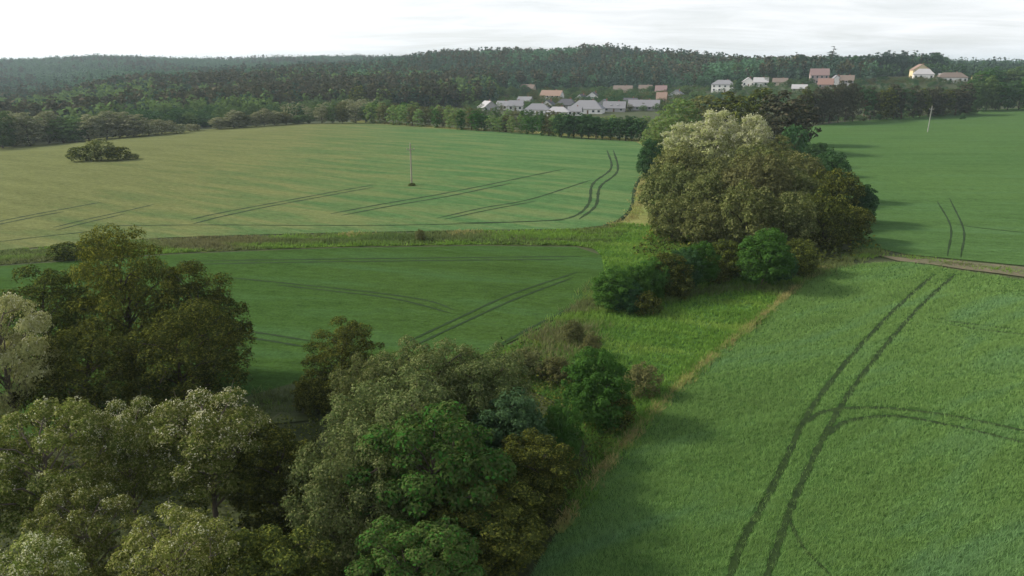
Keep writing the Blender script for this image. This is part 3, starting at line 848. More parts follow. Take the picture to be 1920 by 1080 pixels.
tree(915, 34.5, 905, 240, 'leafy_a', 'dark', 'dark olive tree at the bottom edge beside the near right field', GN)
tree(770, 29, 990, 260, 'leafy_a', 'mixed', 'olive crown at the bottom edge under the broad fresh green tree', GN)
tree(1055, 46, 748, 90, 'bush_b', 'bush', 'light green low bush between the bluish bush and the round green bush', GN)
tree(1122, 52, 655, 140, 'bush_a', 'bush', 'round bright green bush beside the near right field', GN)
tree(1208, 57, 682, 80, 'shrub_a', 'scrub', 'small olive shrub right of the round bright green bush', GN)
for px, Y, top, w, k, m, lb in [
        (985, 61, 655, 90, 'shrub_a', 'scrub', 'brownish scrub left of the round green bush, its tallest clump'),
        (1040, 60, 668, 80, 'shrub_a', 'scrub', 'low brownish scrub touching the round green bush'),
        (940, 62, 668, 70, 'shrub_a', 'grey', 'greyish scrub at the lower left field corner'),
        (1075, 70, 598, 50, 'shrub_a', 'scrub', 'small dry shrub below the left end of the hedge'),
        (1110, 66, 622, 45, 'shrub_a', 'scrub', 'small reddish shrub standing alone in the meadow'),
        (1160, 51, 735, 70, 'shrub_a', 'dark', 'dark shrub at the foot of the round bright green bush')]:
    tree(px, Y, top, w, k, m, lb, GN)
GH = 'bushes of the hedge in the middle'
tree(1148, 81, 503, 95, 'bush_a', 'bush', 'green bush at the left end of the hedge before the meadow', GH)
tree(1200, 84, 490, 80, 'bush_b', 'bush', 'second hedge bush from the left end, darker green', GH)
tree(1252, 86, 474, 90, 'bush_a', 'dark', 'brownish middle bush of the hedge', GH)
tree(1308, 90, 446, 85, 'bush_b', 'bush', 'green hedge bush touching the grove', GH)
tree(1432, 90, 430, 115, 'bush_a', 'bush', 'bright green bush standing out before the dark foot of the grove', GH)
tree(1500, 96, 445, 80, 'bush_b', 'dark', 'dark bush at the foot of the grove right of the bright green one', GH)
tree(1365, 96, 450, 80, 'bush_a', 'dark', 'dark bush in the gap between the hedge and the bright green bush', GH)
tree(1250, 150, 418, 60, 'bush_b', 'bush', 'low green bush on the meadow at the left foot of the grove', GH)
for a in [(1176, 80.5, 522, 70, 'bush_b', 'deep', 'low dark green bush between the first two bushes of the hedge'),
          (1226, 85, 487, 80, 'bush_a', 'bush', 'green bush right of the second hedge bush'),
          (1282, 88, 462, 80, 'bush_b', 'deep', 'deep green bush left of the hedge end touching the grove'),
          (1210, 79, 545, 60, 'shrub_a', 'dark', 'small dark shrub at the shaded foot of the hedge'),
          (1335, 92, 480, 70, 'bush_b', 'dark', 'dark low bush at the right end of the hedge'),
          (1465, 93, 470, 70, 'bush_b', 'deep', 'deep green low bush right of the bright green bush')]:
    tree(*a[:6], a[6], GH)
GG = 'trees of the big grove'
gro = [
    (1262, 117, 372, 110, 'grove_c', 'grove', 'front left tree of the grove over the yellow grass patch'),
    (1330, 111, 362, 120, 'grove_d', 'grove', 'front row tree of the grove, second from its left end'),
    (1400, 109, 352, 125, 'grove_c', 'grove', 'front row tree of the grove behind the bright green bush'),
    (1475, 110, 348, 125, 'grove_d', 'grove', 'front row tree of the grove right of the bright green bush'),
    (1545, 112, 360, 115, 'grove_c', 'dark', 'shaded front row tree of the grove, second from its right end'),
    (1600, 116, 372, 90, 'grove_d', 'dark', 'dark tree at the front right corner of the grove'),
    (1255, 135, 318, 110, 'grove_d', 'grove', 'left tree in the second row of the grove'),
    (1330, 128, 312, 125, 'grove_c', 'grove', 'olive tree in the second row of the grove, left of its middle'),
    (1410, 126, 300, 130, 'grove_d', 'scrub', 'olive tree in the middle of the second row of the grove'),
    (1492, 128, 303, 125, 'grove_c', 'grove', 'olive tree in the second row of the grove, right of its middle'),
    (1562, 131, 322, 110, 'grove_d', 'dark', 'dark right tree in the second row of the grove'),
    (1618, 132, 348, 60, 'bush_a', 'deep', 'green bush at the right flank of the grove'),
    (1270, 158, 285, 105, 'grove_c', 'grove', 'left tree in the back row of the grove below the white crowns'),
    (1345, 152, 282, 115, 'grove_d', 'grove', 'back row grove tree under the wider white crown'),
    (1425, 150, 278, 115, 'grove_c', 'grove', 'back row grove tree under the narrower white crown'),
    (1500, 152, 275, 105, 'grove_d', 'grove', 'yellowish tree in the back row of the grove near its right end'),
    (1560, 156, 290, 80, 'grove_c', 'deep', 'bright green tree at the right end of the back row of the grove'),
    (1290, 190, 228, 110, 'bloomer', 'palebl', 'left half of the white flowering crowns over the grove'),
    (1345, 186, 203, 105, 'bloomer', 'palebl', 'tall white flowering robinia over the middle of the grove'),
    (1412, 182, 212, 75, 'bloomer', 'palebl', 'narrow white flowering robinia right of the wider ones'),
    (1240, 205, 222, 85, 'grove_b', 'young', 'yellow green tree left of the white flowering crowns'),
    (1222, 185, 262, 60, 'bush_a', 'deep', 'dark green bush at the end of the straw coloured field margin'),
    (1265, 235, 190, 95, 'grove_a', 'young', 'yellowish tall tree behind the white crowns at their left'),
    (1530, 195, 268, 60, 'bush_a', 'deep', 'green bush on the right flank behind the grove'),
    (1455, 178, 258, 70, 'grove_a', 'grove', 'olive tree right of the narrow white flowering robinia')]
jt = [-8, 12, -12, 6, -4, 10, -14, 8, -16, 12, -8, 0, -14, 10, -12, 6, -10, 0, 0, 0, 0, 0, 0, 0, 0]
for a, q in zip(gro, jt): tree(a[0], a[1], a[2] + q, a[3] * (0.98 - 0.006 * q), a[4], a[5], a[6], GG)
GD = 'dark trees behind the grove'
for a in [
    (1310, 290, 178, 80, 'mid_a', 'grove', 'olive tree behind the white flowering crowns, below the white houses'),
    (1360, 280, 172, 85, 'mid_b', 'dark', 'dark tree behind the white crowns, left of the darkest ones'),
    (1415, 260, 165, 90, 'mid_a', 'dark', 'dark tall tree right behind the narrow white crown'),
    (1470, 250, 170, 90, 'mid_b', 'pine', 'nearly black tree at the left end of the far right field'),
    (1440, 230, 215, 80, 'mid_b', 'pine', 'low nearly black tree beside the narrow white crown'),
    (1500, 275, 178, 80, 'mid_a', 'pine', 'nearly black tree just behind the corner of the far right field'),
    (1488, 215, 232, 60, 'low_a', 'deep', 'dark green shrub at the corner of the far right field')]:
    tree(*a[:6], a[6], GD)
ORD = ['first', 'second', 'third', 'fourth', 'fifth', 'sixth', 'seventh', 'eighth', 'ninth', 'tenth', 'eleventh', 'twelfth', 'thirteenth', 'fourteenth', 'fifteenth',
       'sixteenth', 'seventeenth', 'eighteenth', 'nineteenth', 'twentieth', 'twenty first', 'twenty second', 'twenty third', 'twenty fourth', 'twenty fifth', 'twenty sixth',
       'twenty seventh', 'twenty eighth', 'twenty ninth', 'thirtieth']


def row(items, text, group):
    """items sorted from left to right: (px, base or None, Y, top, width, kind, leaves)"""
    items = sorted(items)
    for i, (px, base, Y, top, w, key, mat) in enumerate(items):
        lb = text.replace('#', ORD[i])
        if base is not None: tree_b(px, base, top, w, key, mat, lb, group)
        else: tree(px, Y, top, w, key, mat, lb, group)


rr = random.Random(12)
# far edge of the left field, left part
it = []
for i in range(15):
    px = -30 + i * 28 + rr.uniform(-6, 6); b_ = np.interp(px, [-60, 0, 200, 400], [289, 279, 262, 244])
    top = np.interp(px, [-60, 60, 130, 180, 240, 300, 340, 400], [205, 204, 220, 202, 212, 224, 228, 224]) + rr.uniform(-3, 8)
    it.append((px, b_ - rr.uniform(0, 2), 0, top, rr.uniform(52, 70) * min(1.0, (b_ - top) / 45 + 0.2), rr.choice(['mid_a', 'mid_b']) if b_ - top > 30 else 'low_a', rr.choice(['greywd', 'greywd', 'greywd', 'greywd', 'wood'])))
row(it, 'greyish tree, # from the left, along the left end of the upper field', 'pale trees along the upper edge of the left field')
it = []
for i in range(14):
    px = 412 + i * 21 + rr.uniform(-4, 4); b_ = np.interp(px, [400, 560, 700], [243, 232, 231])
    top = np.interp(px, [400, 460, 520, 580, 620, 700], [220, 200, 208, 206, 190, 194]) + rr.uniform(-4, 10)
    it.append((px, b_, 0, top, rr.uniform(28, 42), rr.choice(['mid_a', 'mid_b', 'mid_c']), rr.choice(['greywd', 'greywd', 'scrub', 'wood'])))
row(it, 'grey green tree, # from the left, on the crest of the upper left field', 'grey green trees at the crest of the left field')
# row of young trees
it = []
for i in range(28):
    px = 696 + i * 13.2 + rr.uniform(-4, 4); b = 232 + (px - 700) * 0.072
    it.append((px, b - rr.uniform(0, 2), 0, b - rr.uniform(30, 46), rr.uniform(20, 30), rr.choice(['young_a', 'young_b']), rr.choice(['young', 'young', 'young', 'bush', 'scrub'])))
row(it, 'young light tree, # from the left, in front row before the village', 'young trees along the far edge of the left field')
it = []
for i in range(21):
    px = 708 + i * 17 + rr.uniform(-5, 5); b = 222 + (px - 700) * 0.062
    it.append((px, b, 0, b - rr.uniform(28, 38), rr.uniform(22, 32), rr.choice(['young_a', 'mid_c']), rr.choice(['young', 'bush', 'wood', 'scrub'])))
row(it, 'young tree, # from the left, in second row before the village', 'young trees in the second row before the village')
it = []
for i in range(12):
    px = 1052 + i * 13.5 + rr.uniform(-3, 3); b = 258 + (px - 1050) * 0.05
    it.append((px, b, 0, b - rr.uniform(42, 49), rr.uniform(28, 38), 'mid_c', 'deep'))
row(it, 'deep green tree, # from the left, in dense block under grey roofs', 'deep green trees in the dense block')
it = []
for i in range(11):
    px = 1058 + i * 15 + rr.uniform(-3, 3); b = 246 + (px - 1050) * 0.03
    it.append((px, b, 0, b - rr.uniform(30, 36), rr.uniform(26, 34), 'mid_c', rr.choice(['deep', 'bush', 'young'])))
row(it, 'light topped tree, # from the left, behind the deep green block', 'trees behind the deep green block')
# dark line beyond the far right field
it = []
for i in range(20):
    px = 1512 + i * 15.5 + rr.uniform(-4, 4); b = 236 - (px - 1510) * 0.062
    top = 158 + 12 * math.sin(i * 0.9) * 0.6 + rr.uniform(-4, 8)
    it.append((px, b - 2, 0, top, rr.uniform(32, 48), rr.choice(['mid_a', 'mid_b', 'pine_b']), rr.choice(['pine', 'pine', 'dark', 'deep', 'pine'])))
row(it, 'dark tree, # from the left, beyond the far right field', 'dark trees beyond the far right field')
it = []
for i in range(12):
    px = 1535 + i * 25 + rr.uniform(-6, 6); b = 233 - (px - 1510) * 0.062
    it.append((px, b, 0, b - rr.uniform(10, 16), rr.uniform(22, 34), 'low_a', rr.choice(['deep', 'wood', 'greywd', 'bush'])))
row(it, 'low shrub, # from the left, below the dark trees right', 'shrubs under the dark line of trees')
it = []
for i in range(11):
    px = 1822 + i * 15 + rr.uniform(-4, 4)
    it.append((px, 208 - (px - 1810) * 0.02, 0, 150 - i * 1.2 + rr.uniform(-8, 14), rr.uniform(34, 50), rr.choice(['mid_a', 'mid_b']), rr.choice(['wood', 'wood', 'bush', 'deep'])))
row(it, 'fresh green tree, # from the left in the wood at the right edge', 'trees of the wood at the right edge')
it = []
for i in range(8):
    px = 1832 + i * 19 + rr.uniform(-4, 4)
    it.append((px, None, 560, 128 + rr.uniform(-4, 5), rr.uniform(36, 46), rr.choice(['mid_a', 'mid_b']), rr.choice(['wood', 'deep', 'bush'])))
row(it, 'tall green tree, # from the left at the back of the right edge wood', 'tall trees at the back of the right edge wood')
# bush island and lone shrubs
for a in [(160, 302, 272, 60, 'low_a', 'dark', 'left shrub of the dark bush island in the upper left field'),
          (186, 302, 261, 56, 'low_a', 'grove', 'tallest shrub of the dark bush island'),
          (218, 301, 274, 48, 'low_a', 'dark', 'right shrub of the dark bush island'),
          (248, 299, 287, 30, 'low_a', 'grove', 'small low shrub trailing off the right end of the bush island')]:
    tree_b(*a[:6], a[6], 'shrubs of the bush island')
tree_b(447, 240, 222, 46, 'low_a', 'greywd', 'rounded grey shrub jutting into the top of the left field')
tree_b(788, 452, 428, 24, 'shrub_a', 'scrub', 'small brown shrub standing in the weed strip')
tree_b(115, 487, 455, 60, 'low_a', 'dark', 'dark hedge shrub behind the tallest near tree, left of its tip')
tree_b(175, 482, 447, 60, 'low_a', 'dark', 'dark hedge shrub behind the tip of the tallest near tree')
tree_b(772, 349, 342, 16, 'shrub_a', 'dark', 'tuft of dark scrub at the foot of the power pole')
tree_b(1804, 224, 214, 12, 'shrub_a', 'deep', 'single dark shrub standing in the far right field')
# ------------------------------------------------------------------ trees of the village and the hills
it = []
vill = [(905, 176, 44, 'mid_a', 'wood', 600), (935, 168, 40, 'mid_b', 'deep', 640), (960, 165, 40, 'mid_a', 'wood', 650), (985, 162, 36, 'mid_b', 'deep', 690), (1000, 178, 30, 'mid_c', 'scrub', 600),
        (1075, 166, 36, 'mid_a', 'deep', 680), (1128, 164, 34, 'mid_b', 'wood', 690), (1138, 178, 24, 'mid_c', 'wood', 610), (1160, 176, 26, 'mid_c', 'wood', 600), (1176, 188, 20, 'mid_c', 'scrub', 545),
        (1200, 178, 28, 'mid_b', 'wood', 600), (1222, 164, 26, 'mid_a', 'deep', 690), (1250, 160, 30, 'mid_b', 'deep', 690), (1285, 164, 34, 'mid_a', 'wood', 640), (1300, 176, 30, 'mid_b', 'wood', 560),
        (1318, 150, 34, 'mid_b', 'deep', 720), (1384, 123, 40, 'mid_a', 'wood', 760), (1386, 150, 22, 'mid_c', 'deep', 640), (1440, 146, 26, 'mid_b', 'wood', 690), (1475, 138, 34, 'mid_a', 'deep', 740),
        (1500, 105, 42, 'mid_b', 'spruce', 780), (1520, 112, 34, 'mid_a', 'spruce', 790), (1600, 108, 44, 'mid_a', 'deep', 780), (1625, 140, 30, 'mid_b', 'wood', 700), (1650, 130, 40, 'mid_a', 'deep', 730),
        (1685, 140, 30, 'mid_b', 'wood', 700), (1752, 148, 24, 'mid_c', 'wood', 660), (1800, 122, 34, 'mid_a', 'deep', 780), (1770, 128, 30, 'mid_b', 'deep', 780), (1850, 128, 30, 'mid_b', 'deep', 700),
        (1338, 136, 34, 'mid_a', 'deep', 745), (1378, 152, 26, 'mid_c', 'wood', 650), (1444, 132, 40, 'mid_b', 'deep', 735), (1480, 152, 30, 'mid_a', 'wood', 660)]
vill2 = [(1515, 148, 30, 'mid_c', 'deep', 660), (1575, 126, 36, 'mid_a', 'deep', 760), (1610, 134, 36, 'mid_b', 'deep', 730), (1632, 150, 32, 'mid_a', 'pine', 650), (1660, 146, 34, 'mid_b', 'deep', 660),
         (1694, 148, 30, 'mid_c', 'wood', 650), (1706, 128, 28, 'mid_b', 'deep', 745), (1752, 130, 34, 'mid_a', 'spruce', 760), (1748, 150, 22, 'mid_c', 'deep', 640), (1812, 140, 32, 'mid_b', 'deep', 690), (1830, 150, 28, 'mid_a', 'wood', 640)]
vill = [v for v in vill if v[0] < 1505] + [v for v in vill if v[0] >= 1505][:0]
vill2 += [(1520, 112, 34, 'mid_a', 'spruce', 790), (1600, 108, 44, 'mid_a', 'deep', 780), (1650, 130, 40, 'mid_a', 'deep', 730), (1800, 122, 34, 'mid_a', 'deep', 780), (1770, 128, 30, 'mid_b', 'deep', 780), (1850, 128, 30, 'mid_b', 'deep', 700)]

row([(px, None, Y, top - 3, w * 0.72, k, m) for px, top, w, k, m, Y in vill], 'garden tree, # from the left among the village houses', 'garden trees of the village')
row([(px, None, Y, top - 3, w * 0.8, k, m) for px, top, w, k, m, Y in vill2], 'garden tree, # from the left around the pink and cream houses', 'garden trees of the right village end')
for a in [(1560, 790, 86, 46, 'spruce_a', 'spruce', 'tall narrow spruce, the highest tip over the village roofs'),
          (1492, 800, 97, 36, 'spruce_a', 'spruce', 'spruce left of the tall narrow spruce on the skyline'),
          (1538, 810, 102, 36, 'spruce_a', 'spruce', 'smaller spruce just left of the tall narrow spruce')]:
    tree(*a[:6], a[6], 'skyline spruces over the village')
row([(1626 + i * 12.5 + rr.uniform(-3, 3), None, 800, 104 - 9 * math.sin((i + 0.7) / 12 * math.pi) + rr.uniform(-3, 4), rr.uniform(24, 30), rr.choice(['spruce_a', 'pine_b', 'mid_b']), 'spruce') for i in range(12)],
    'dark blue green tree, # from the left on the knoll behind the cream house', 'trees of the dark knoll')
# front rank of the pine wood on the left
it = []
for i in range(30):
    px = 128 + i * 26 + rr.uniform(-8, 8)
    base_top = np.interp(px, [128, 300, 450, 600, 750, 900], [196, 186, 178, 170, 162, 166])
    Yd = np.interp(px, [128, 500, 900], [520, 540, 560])
    it.append((px, None, Yd + rr.uniform(-20, 20), base_top + rr.uniform(-6, 8), rr.uniform(30, 42), rr.choice(['pine_a', 'pine_b', 'mid_a']), rr.choice(['pine', 'pine', 'pine', 'dark', 'spruce'])))
row(it, 'dark pine, # from the left at the front of the pine wood', 'pines at the front of the wood behind the left field')


def lowpoly(kind, seed):
    rng = np.random.default_rng(seed)
    if kind == 'spruce':
        C, R = clump_set(rng, 16, 6, 1.0, 16, 0.13, 'cone'); n = 56
        i = rng.integers(0, 16, n); d = unit(rng.normal(0, 1, (n, 3))); P = C[i] + d * R[i][:, None] * np.array([1, 1, .5]); s = 2.0
    elif kind == 'pine':
        C, R = clump_set(rng, 12, 6.5, 7, 17, 0.2); n = 60
        i = rng.integers(0, 12, n); d = unit(rng.normal(0, 1, (n, 3))); P = C[i] + d * R[i][:, None] * np.array([1, 1, .8]); s = 2.1
    elif kind == 'fine':
        C, R = clump_set(rng, 22, 9.5, 0.5, 13, 0.15); n = 330
        i = rng.integers(0, 22, n); d = unit(rng.normal(0, 1, (n, 3))); d[:, 2] = np.abs(d[:, 2]) * 1.2 - .3; d = unit(d); P = C[i] + d * R[i][:, None]; s = 1.05
    else:
        C, R = clump_set(rng, 12, 10, 1, 14, 0.2); n = 76
        i = rng.integers(0, 12, n); d = unit(rng.normal(0, 1, (n, 3))); P = C[i] + d * R[i][:, None]; s = 2.3
    N = unit(d + np.array([0, 0, 0.5]) + rng.normal(0, .4, (n, 3)))
    V, F = leaf_quads(P, N, s, rng, 0.75)
    if kind not in ('leaf', 'fine'):
        b = len(V); a = np.array([0, 2.1, 4.2]); V = np.concatenate([V, np.stack([np.cos(a) * .25, np.sin(a) * .25, a * 0], 1), np.stack([np.cos(a) * .12, np.sin(a) * .12, a * 0 + 12], 1)])
        F = np.concatenate([F, [[b + j, b + (j + 1) % 3, b + 3 + (j + 1) % 3, b + 3 + j] for j in range(3)]])
    return V, F, rng.uniform(0, 1, len(F))


LP = {k: [lowpoly(k, s) for s in (1, 2, 3, 4)] for k in ('spruce', 'pine', 'leaf', 'fine')}


def wood(name, px0, px1, d0, d1, spacing, mix, label, seed, hk=1.0, keep=None):
    """a far wood that reads as one mass: many small crowns in one mesh"""
    rng = np.random.default_rng(seed); a0, a1 = az_of(px0), az_of(px1)
    n = int((a1 - a0) * (d1 * d1 - d0 * d0) / 2 / spacing ** 2)
    a = rng.uniform(a0, a1, n); d = np.sqrt(rng.uniform(d0 * d0, d1 * d1, n))
    x, y = d * np.sin(a), d * np.cos(a); z = terrain(x, y)
    k = np.ones(n, bool)
    if keep is not None: k = keep(960 + 1431 * np.tan(a), d)
    # drop the trees on slopes that lie behind a nearer crest
    fr = np.linspace(0.5, 0.99, 30)
    el = (z + 20 - CAMZ) / d
    hid = np.zeros(n, bool)
    for f in fr: hid |= (terrain(x * f, y * f) + 6 - CAMZ) / (d * f) > el + 0.002
    k &= ~hid
    x, y, z, d = x[k], y[k], z[k], d[k]; n = len(x)
    patch = np.sin(x / 63 + 1) * np.sin(y / 77) + 0.6 * np.sin(x / 29 - y / 41) + rng.normal(0, 0.45, n)
    cuts = np.quantile(patch, np.cumsum([m[1] for m in mix])[:-1] / sum(m[1] for m in mix)) if len(mix) > 1 else []
    sp = np.searchsorted(cuts, patch)
    Vs, Fs, Ts, Ms, nv = [], [], [], [], 0
    mats = [L[m[2]] for m in mix]
    for mi, (kind, share, mt) in enumerate(mix):
        for vi in range(4):
            sel = np.nonzero((sp == mi) & (np.arange(n) % 4 == vi))[0]
            if len(sel) == 0: continue
            V, F, t = LP[kind][vi]; th = rng.uniform(0, 6.28, len(sel)); c, s = np.cos(th), np.sin(th)
            sc = rng.uniform(0.70, 1.28, len(sel)); sw = sc * rng.uniform(0.9, 1.25, len(sel)) * min(1, hk + 0.18); sh = sc * hk
            o = np.empty((len(sel), len(V), 3))
            o[:, :, 0] = (c[:, None] * V[:, 0] - s[:, None] * V[:, 1]) * sw[:, None] + x[sel][:, None]
            o[:, :, 1] = (s[:, None] * V[:, 0] + c[:, None] * V[:, 1]) * sw[:, None] + y[sel][:, None]
            o[:, :, 2] = V[:, 2] * sh[:, None] + z[sel][:, None]
            Fk = F[None] + (np.arange(len(sel)) * len(V))[:, None, None] + nv
            Vs.append(o.reshape(-1, 3)); Fs.append(Fk.reshape(-1, 4)); nv += len(sel) * len(V)
            tt = np.clip(rng.uniform(0, 1, len(sel))[:, None] * 0.6 + t[None] * 0.4, 0, 1); Ts.append(tt.ravel()); Ms.append(np.full(tt.size, mi))
    print(name, n)
    me = mesh_np(name, np.concatenate(Vs), np.concatenate(Fs), mats, np.concatenate(Ts), np.concatenate(Ms))
    return tag(link(name, me), label, 'wood', kind='stuff')


wood('pine_wood', -420, 930, 470, 900, 6.2, [('pine', .45, 'pine'), ('spruce', .23, 'spruce'), ('leaf', .32, 'wood')],
     'dark brownish pine wood in the dip behind the left field', 51, keep=lambda p, d: (d > 545) | (p < 500))
wood('hedge_wood', -420, 720, 385, 520, 6.0, [('fine', .25, 'greywd'), ('fine', .4, 'wood'), ('fine', .35, 'deep')], 'mass of broadleaf trees in the dip right behind the left field', 56, hk=0.72,
     keep=lambda p, d: (d > np.interp(p, [-420, 0, 200, 430, 560, 720], [400, 409, 411, 428, 446, 468])))
wood('garden_shrubs', 870, 1330, 500, 745, 6.5, [('fine', .45, 'wood'), ('fine', .3, 'scrub'), ('fine', .25, 'deep')], 'low garden shrubs and small trees between the village houses', 57, hk=0.34)
wood('garden_shrubs', 1330, 1860, 540, 790, 7.0, [('fine', .45, 'wood'), ('fine', .3, 'deep'), ('fine', .25, 'scrub')], 'low garden shrubs around the houses on the right', 58, hk=0.25)
wood('ridge_wood', 560, 1640, 735, 1300, 7.0, [('spruce', .45, 'spruce'), ('pine', .20, 'pine'), ('leaf', .35, 'hazewd')], 'dark green wood covering the long ridge behind the village', 52,
     keep=lambda p, d: (d > 760) | (p < 1330))
wood('right_wood', 1560, 2450, 860, 1300, 9.0, [('spruce', .5, 'spruce'), ('leaf', .5, 'deep')], 'dark wood on the low rise behind the right end of the village', 53)
wood('far_hill_wood', -480, 760, 900, 2300, 10.5, [('leaf', .60, 'hazewd'), ('spruce', .32, 'spruce'), ('pine', .08, 'pine')], 'hazy wooded hill on the far left horizon', 54)
wood('far_hill_wood', 1600, 2400, 1300, 2300, 13, [('leaf', .6, 'hazewd'), ('spruce', .4, 'spruce')], 'low hazy wooded hill on the far right horizon', 55)


# ------------------------------------------------------------------ village houses
def paint(name, c, rough=0.9, sc=1.2): return plain_mat(name, c, tuple(v * 0.86 for v in c), sc, rough, 0.1)
W_ = {'white': paint('white_render', (0.82, 0.80, 0.76)), 'cream': paint('cream_render', (0.72, 0.60, 0.36)), 'beige': paint('beige_render', (0.55, 0.48, 0.36)),
      'grey': paint('grey_render', (0.42, 0.41, 0.40)), 'pink': paint('pink_render', (0.42, 0.33, 0.31)), 'peach': paint('peach_render', (0.66, 0.50, 0.38))}
R_ = {'grey': plain_mat('grey_roof_tiles', (0.24, 0.24, 0.25), (0.19, 0.19, 0.20), 3, 0.7, 0.3), 'dark': plain_mat('dark_roof_tiles', (0.10, 0.10, 0.11), (0.07, 0.07, 0.08), 3, 0.7, 0.3),
      'red': plain_mat('red_roof_tiles', (0.27, 0.165, 0.135), (0.20, 0.13, 0.105), 3, 0.8, 0.3), 'orange': plain_mat('orange_roof_tiles', (0.29, 0.20, 0.155), (0.22, 0.155, 0.12), 3, 0.8, 0.3),
      'pale': plain_mat('pale_roof_tiles', (0.42, 0.41, 0.41), (0.34, 0.33, 0.33), 3, 0.6, 0.3), 'brown': plain_mat('brown_roof_tiles', (0.20, 0.16, 0.13), (0.15, 0.12, 0.10), 3, 0.8, 0.3),
      'rose': plain_mat('rose_roof_tiles', (0.27, 0.185, 0.175), (0.21, 0.15, 0.14), 3, 0.8, 0.3), 'lilac': plain_mat('lilac_grey_roof', (0.23, 0.225, 0.235), (0.18, 0.178, 0.19), 3, 0.6, 0.3)}
M_pane, _k, _o = new_mat('window_pane')
_p = _k.node('ShaderNodeBsdfPrincipled', i_Base_Color=(0.03, 0.035, 0.045), i_Roughness=0.12); _k.l.new(_p.outputs[0], _o.inputs[0])
M_frame = paint('window_frame_white', (0.7, 0.7, 0.68)); M_door = paint('brown_door', (0.16, 0.09, 0.05)); M_brick = paint('chimney_brick', (0.30, 0.15, 0.11))


def house(px, base, wpx, hw, hr, wall, roof, label, form='gable', depth_m=9.0, rz=None, win=3, storeys=1, Y=None, chimney=True, skylight=0):
    """hw / hr: wall and roof heights in pixels of the photograph"""
    if rz is None: rz = _rt.uniform(-0.45, -0.12)
    g = G(px, base)
    if Y is not None:
        x = (px - 960) / FPX * depth(Y, tz(g.x, Y)); g = Vector((x, Y, tz(x, Y)))
    m = depth(g.y, g.z) / FPX
    Lx, h, r, D = wpx * m, max(2.5, hw * m), hr * m, depth_m
    e = empty('house', (g.x, g.y, g.z), rz)
    tag(e, label, 'house', 'houses of the village')
    b = MB(); b.box(-Lx / 2, Lx / 2, -D / 2, D / 2, -2.0, h)
    ov = 0.5; t = 0.18
    if form == 'front':        # the gable wall faces the fields
        b.poly([(-Lx / 2, -D / 2, h), (Lx / 2, -D / 2, h), (0, -D / 2, h + r)]); b.poly([(Lx / 2, D / 2, h), (-Lx / 2, D / 2, h), (0, D / 2, h + r)])
    elif form == 'gable':
        b.poly([(-Lx / 2, D / 2, h), (-Lx / 2, -D / 2, h), (-Lx / 2, 0, h + r)]); b.poly([(Lx / 2, -D / 2, h), (Lx / 2, D / 2, h), (Lx / 2, 0, h + r)])
    link('wall', b.mesh('wall', W_[wall]), e)
    rb = MB()
    def slab(pts):
        n = Vector(pts[1]) - Vector(pts[0]); n = n.cross(Vector(pts[-1]) - Vector(pts[0])).normalized() * t
        up = [tuple(Vector(p) + n + Vector((0, 0, 0.03))) for p in pts]; lo = [tuple(Vector(p) + Vector((0, 0, 0.03))) for p in pts]
        rb.poly(up); rb.poly(lo[::-1])
        for i in range(len(pts)):
            j = (i + 1) % len(pts); rb.poly([lo[i], lo[j], up[j], up[i]])
    X1, Y1 = Lx / 2 + ov, D / 2 + ov
    if form == 'front':
        k = r * X1 / (Lx / 2); z0 = h + r - k
        slab([(-X1, Y1, z0), (-X1, -Y1, z0), (0, -Y1, h + r), (0, Y1, h + r)]); slab([(X1, -Y1, z0), (X1, Y1, z0), (0, Y1, h + r), (0, -Y1, h + r)])
    elif form == 'gable':
        k = r * Y1 / (D / 2); z0 = h + r - k
        slab([(-X1, -Y1, z0), (X1, -Y1, z0), (X1, 0, h + r), (-X1, 0, h + r)]); slab([(X1, Y1, z0), (-X1, Y1, z0), (-X1, 0, h + r), (X1, 0, h + r)])
    else:                      # hipped
        q = min(X1 * 0.55, Y1); a = X1 - q
        slab([(-X1, -Y1, h), (X1, -Y1, h), (a, 0, h + r), (-a, 0, h + r)]); slab([(X1, Y1, h), (-X1, Y1, h), (-a, 0, h + r), (a, 0, h + r)])
        slab([(-X1, Y1, h), (-X1, -Y1, h), (-a, 0, h + r)]); slab([(X1, -Y1, h), (X1, Y1, h), (a, 0, h + r)])
    ro = link('roof', rb.mesh('roof', R_[roof]), e)
    if chimney:
        c = MB(); c.box(Lx * 0.18 - .35, Lx * 0.18 + .35, D * 0.08, D * 0.08 + .7, h + r * 0.3, h + r + 0.9)
        link('chimney', c.mesh('chimney', M_brick), ro)
    for i in range(skylight):
        s = MB(); xx = (i - (skylight - 1) / 2) * Lx * 0.3; zz = h + r * 0.45; yy = -Y1 * 0.55
        s.box(xx - .6, xx + .6, yy - .5, yy + .5, zz, zz + 0.45); link('skylight', s.mesh('skylight', M_frame), ro)
    hs = h / storeys
    for s_ in range(storeys):
        for i in range(win):
            xx = -Lx / 2 + Lx * (i + 0.5) / win
            if i == win // 2 and s_ == 0 and win > 2:
                d = MB(); d.box(xx - .5, xx + .5, -D / 2 - .06, -D / 2 + .05, 0, min(2.1, hs * .85)); link('door', d.mesh('door', M_door), e); continue
            ww, z0, z1 = min(0.75, Lx / win * 0.3), s_ * hs + hs * 0.34, s_ * hs + hs * 0.80
            f = MB(); f.box(xx - ww - .1, xx + ww + .1, -D / 2 - .07, -D / 2 + .05, z0 - .1, z1 + .1)
            fo = link('window', f.mesh('window', M_frame), e)
            q = MB(); q.box(xx - ww, xx + ww, -D / 2 - .10, -D / 2 - .02, z0, z1); link('pane', q.mesh('pane', M_pane), fo)
    return e


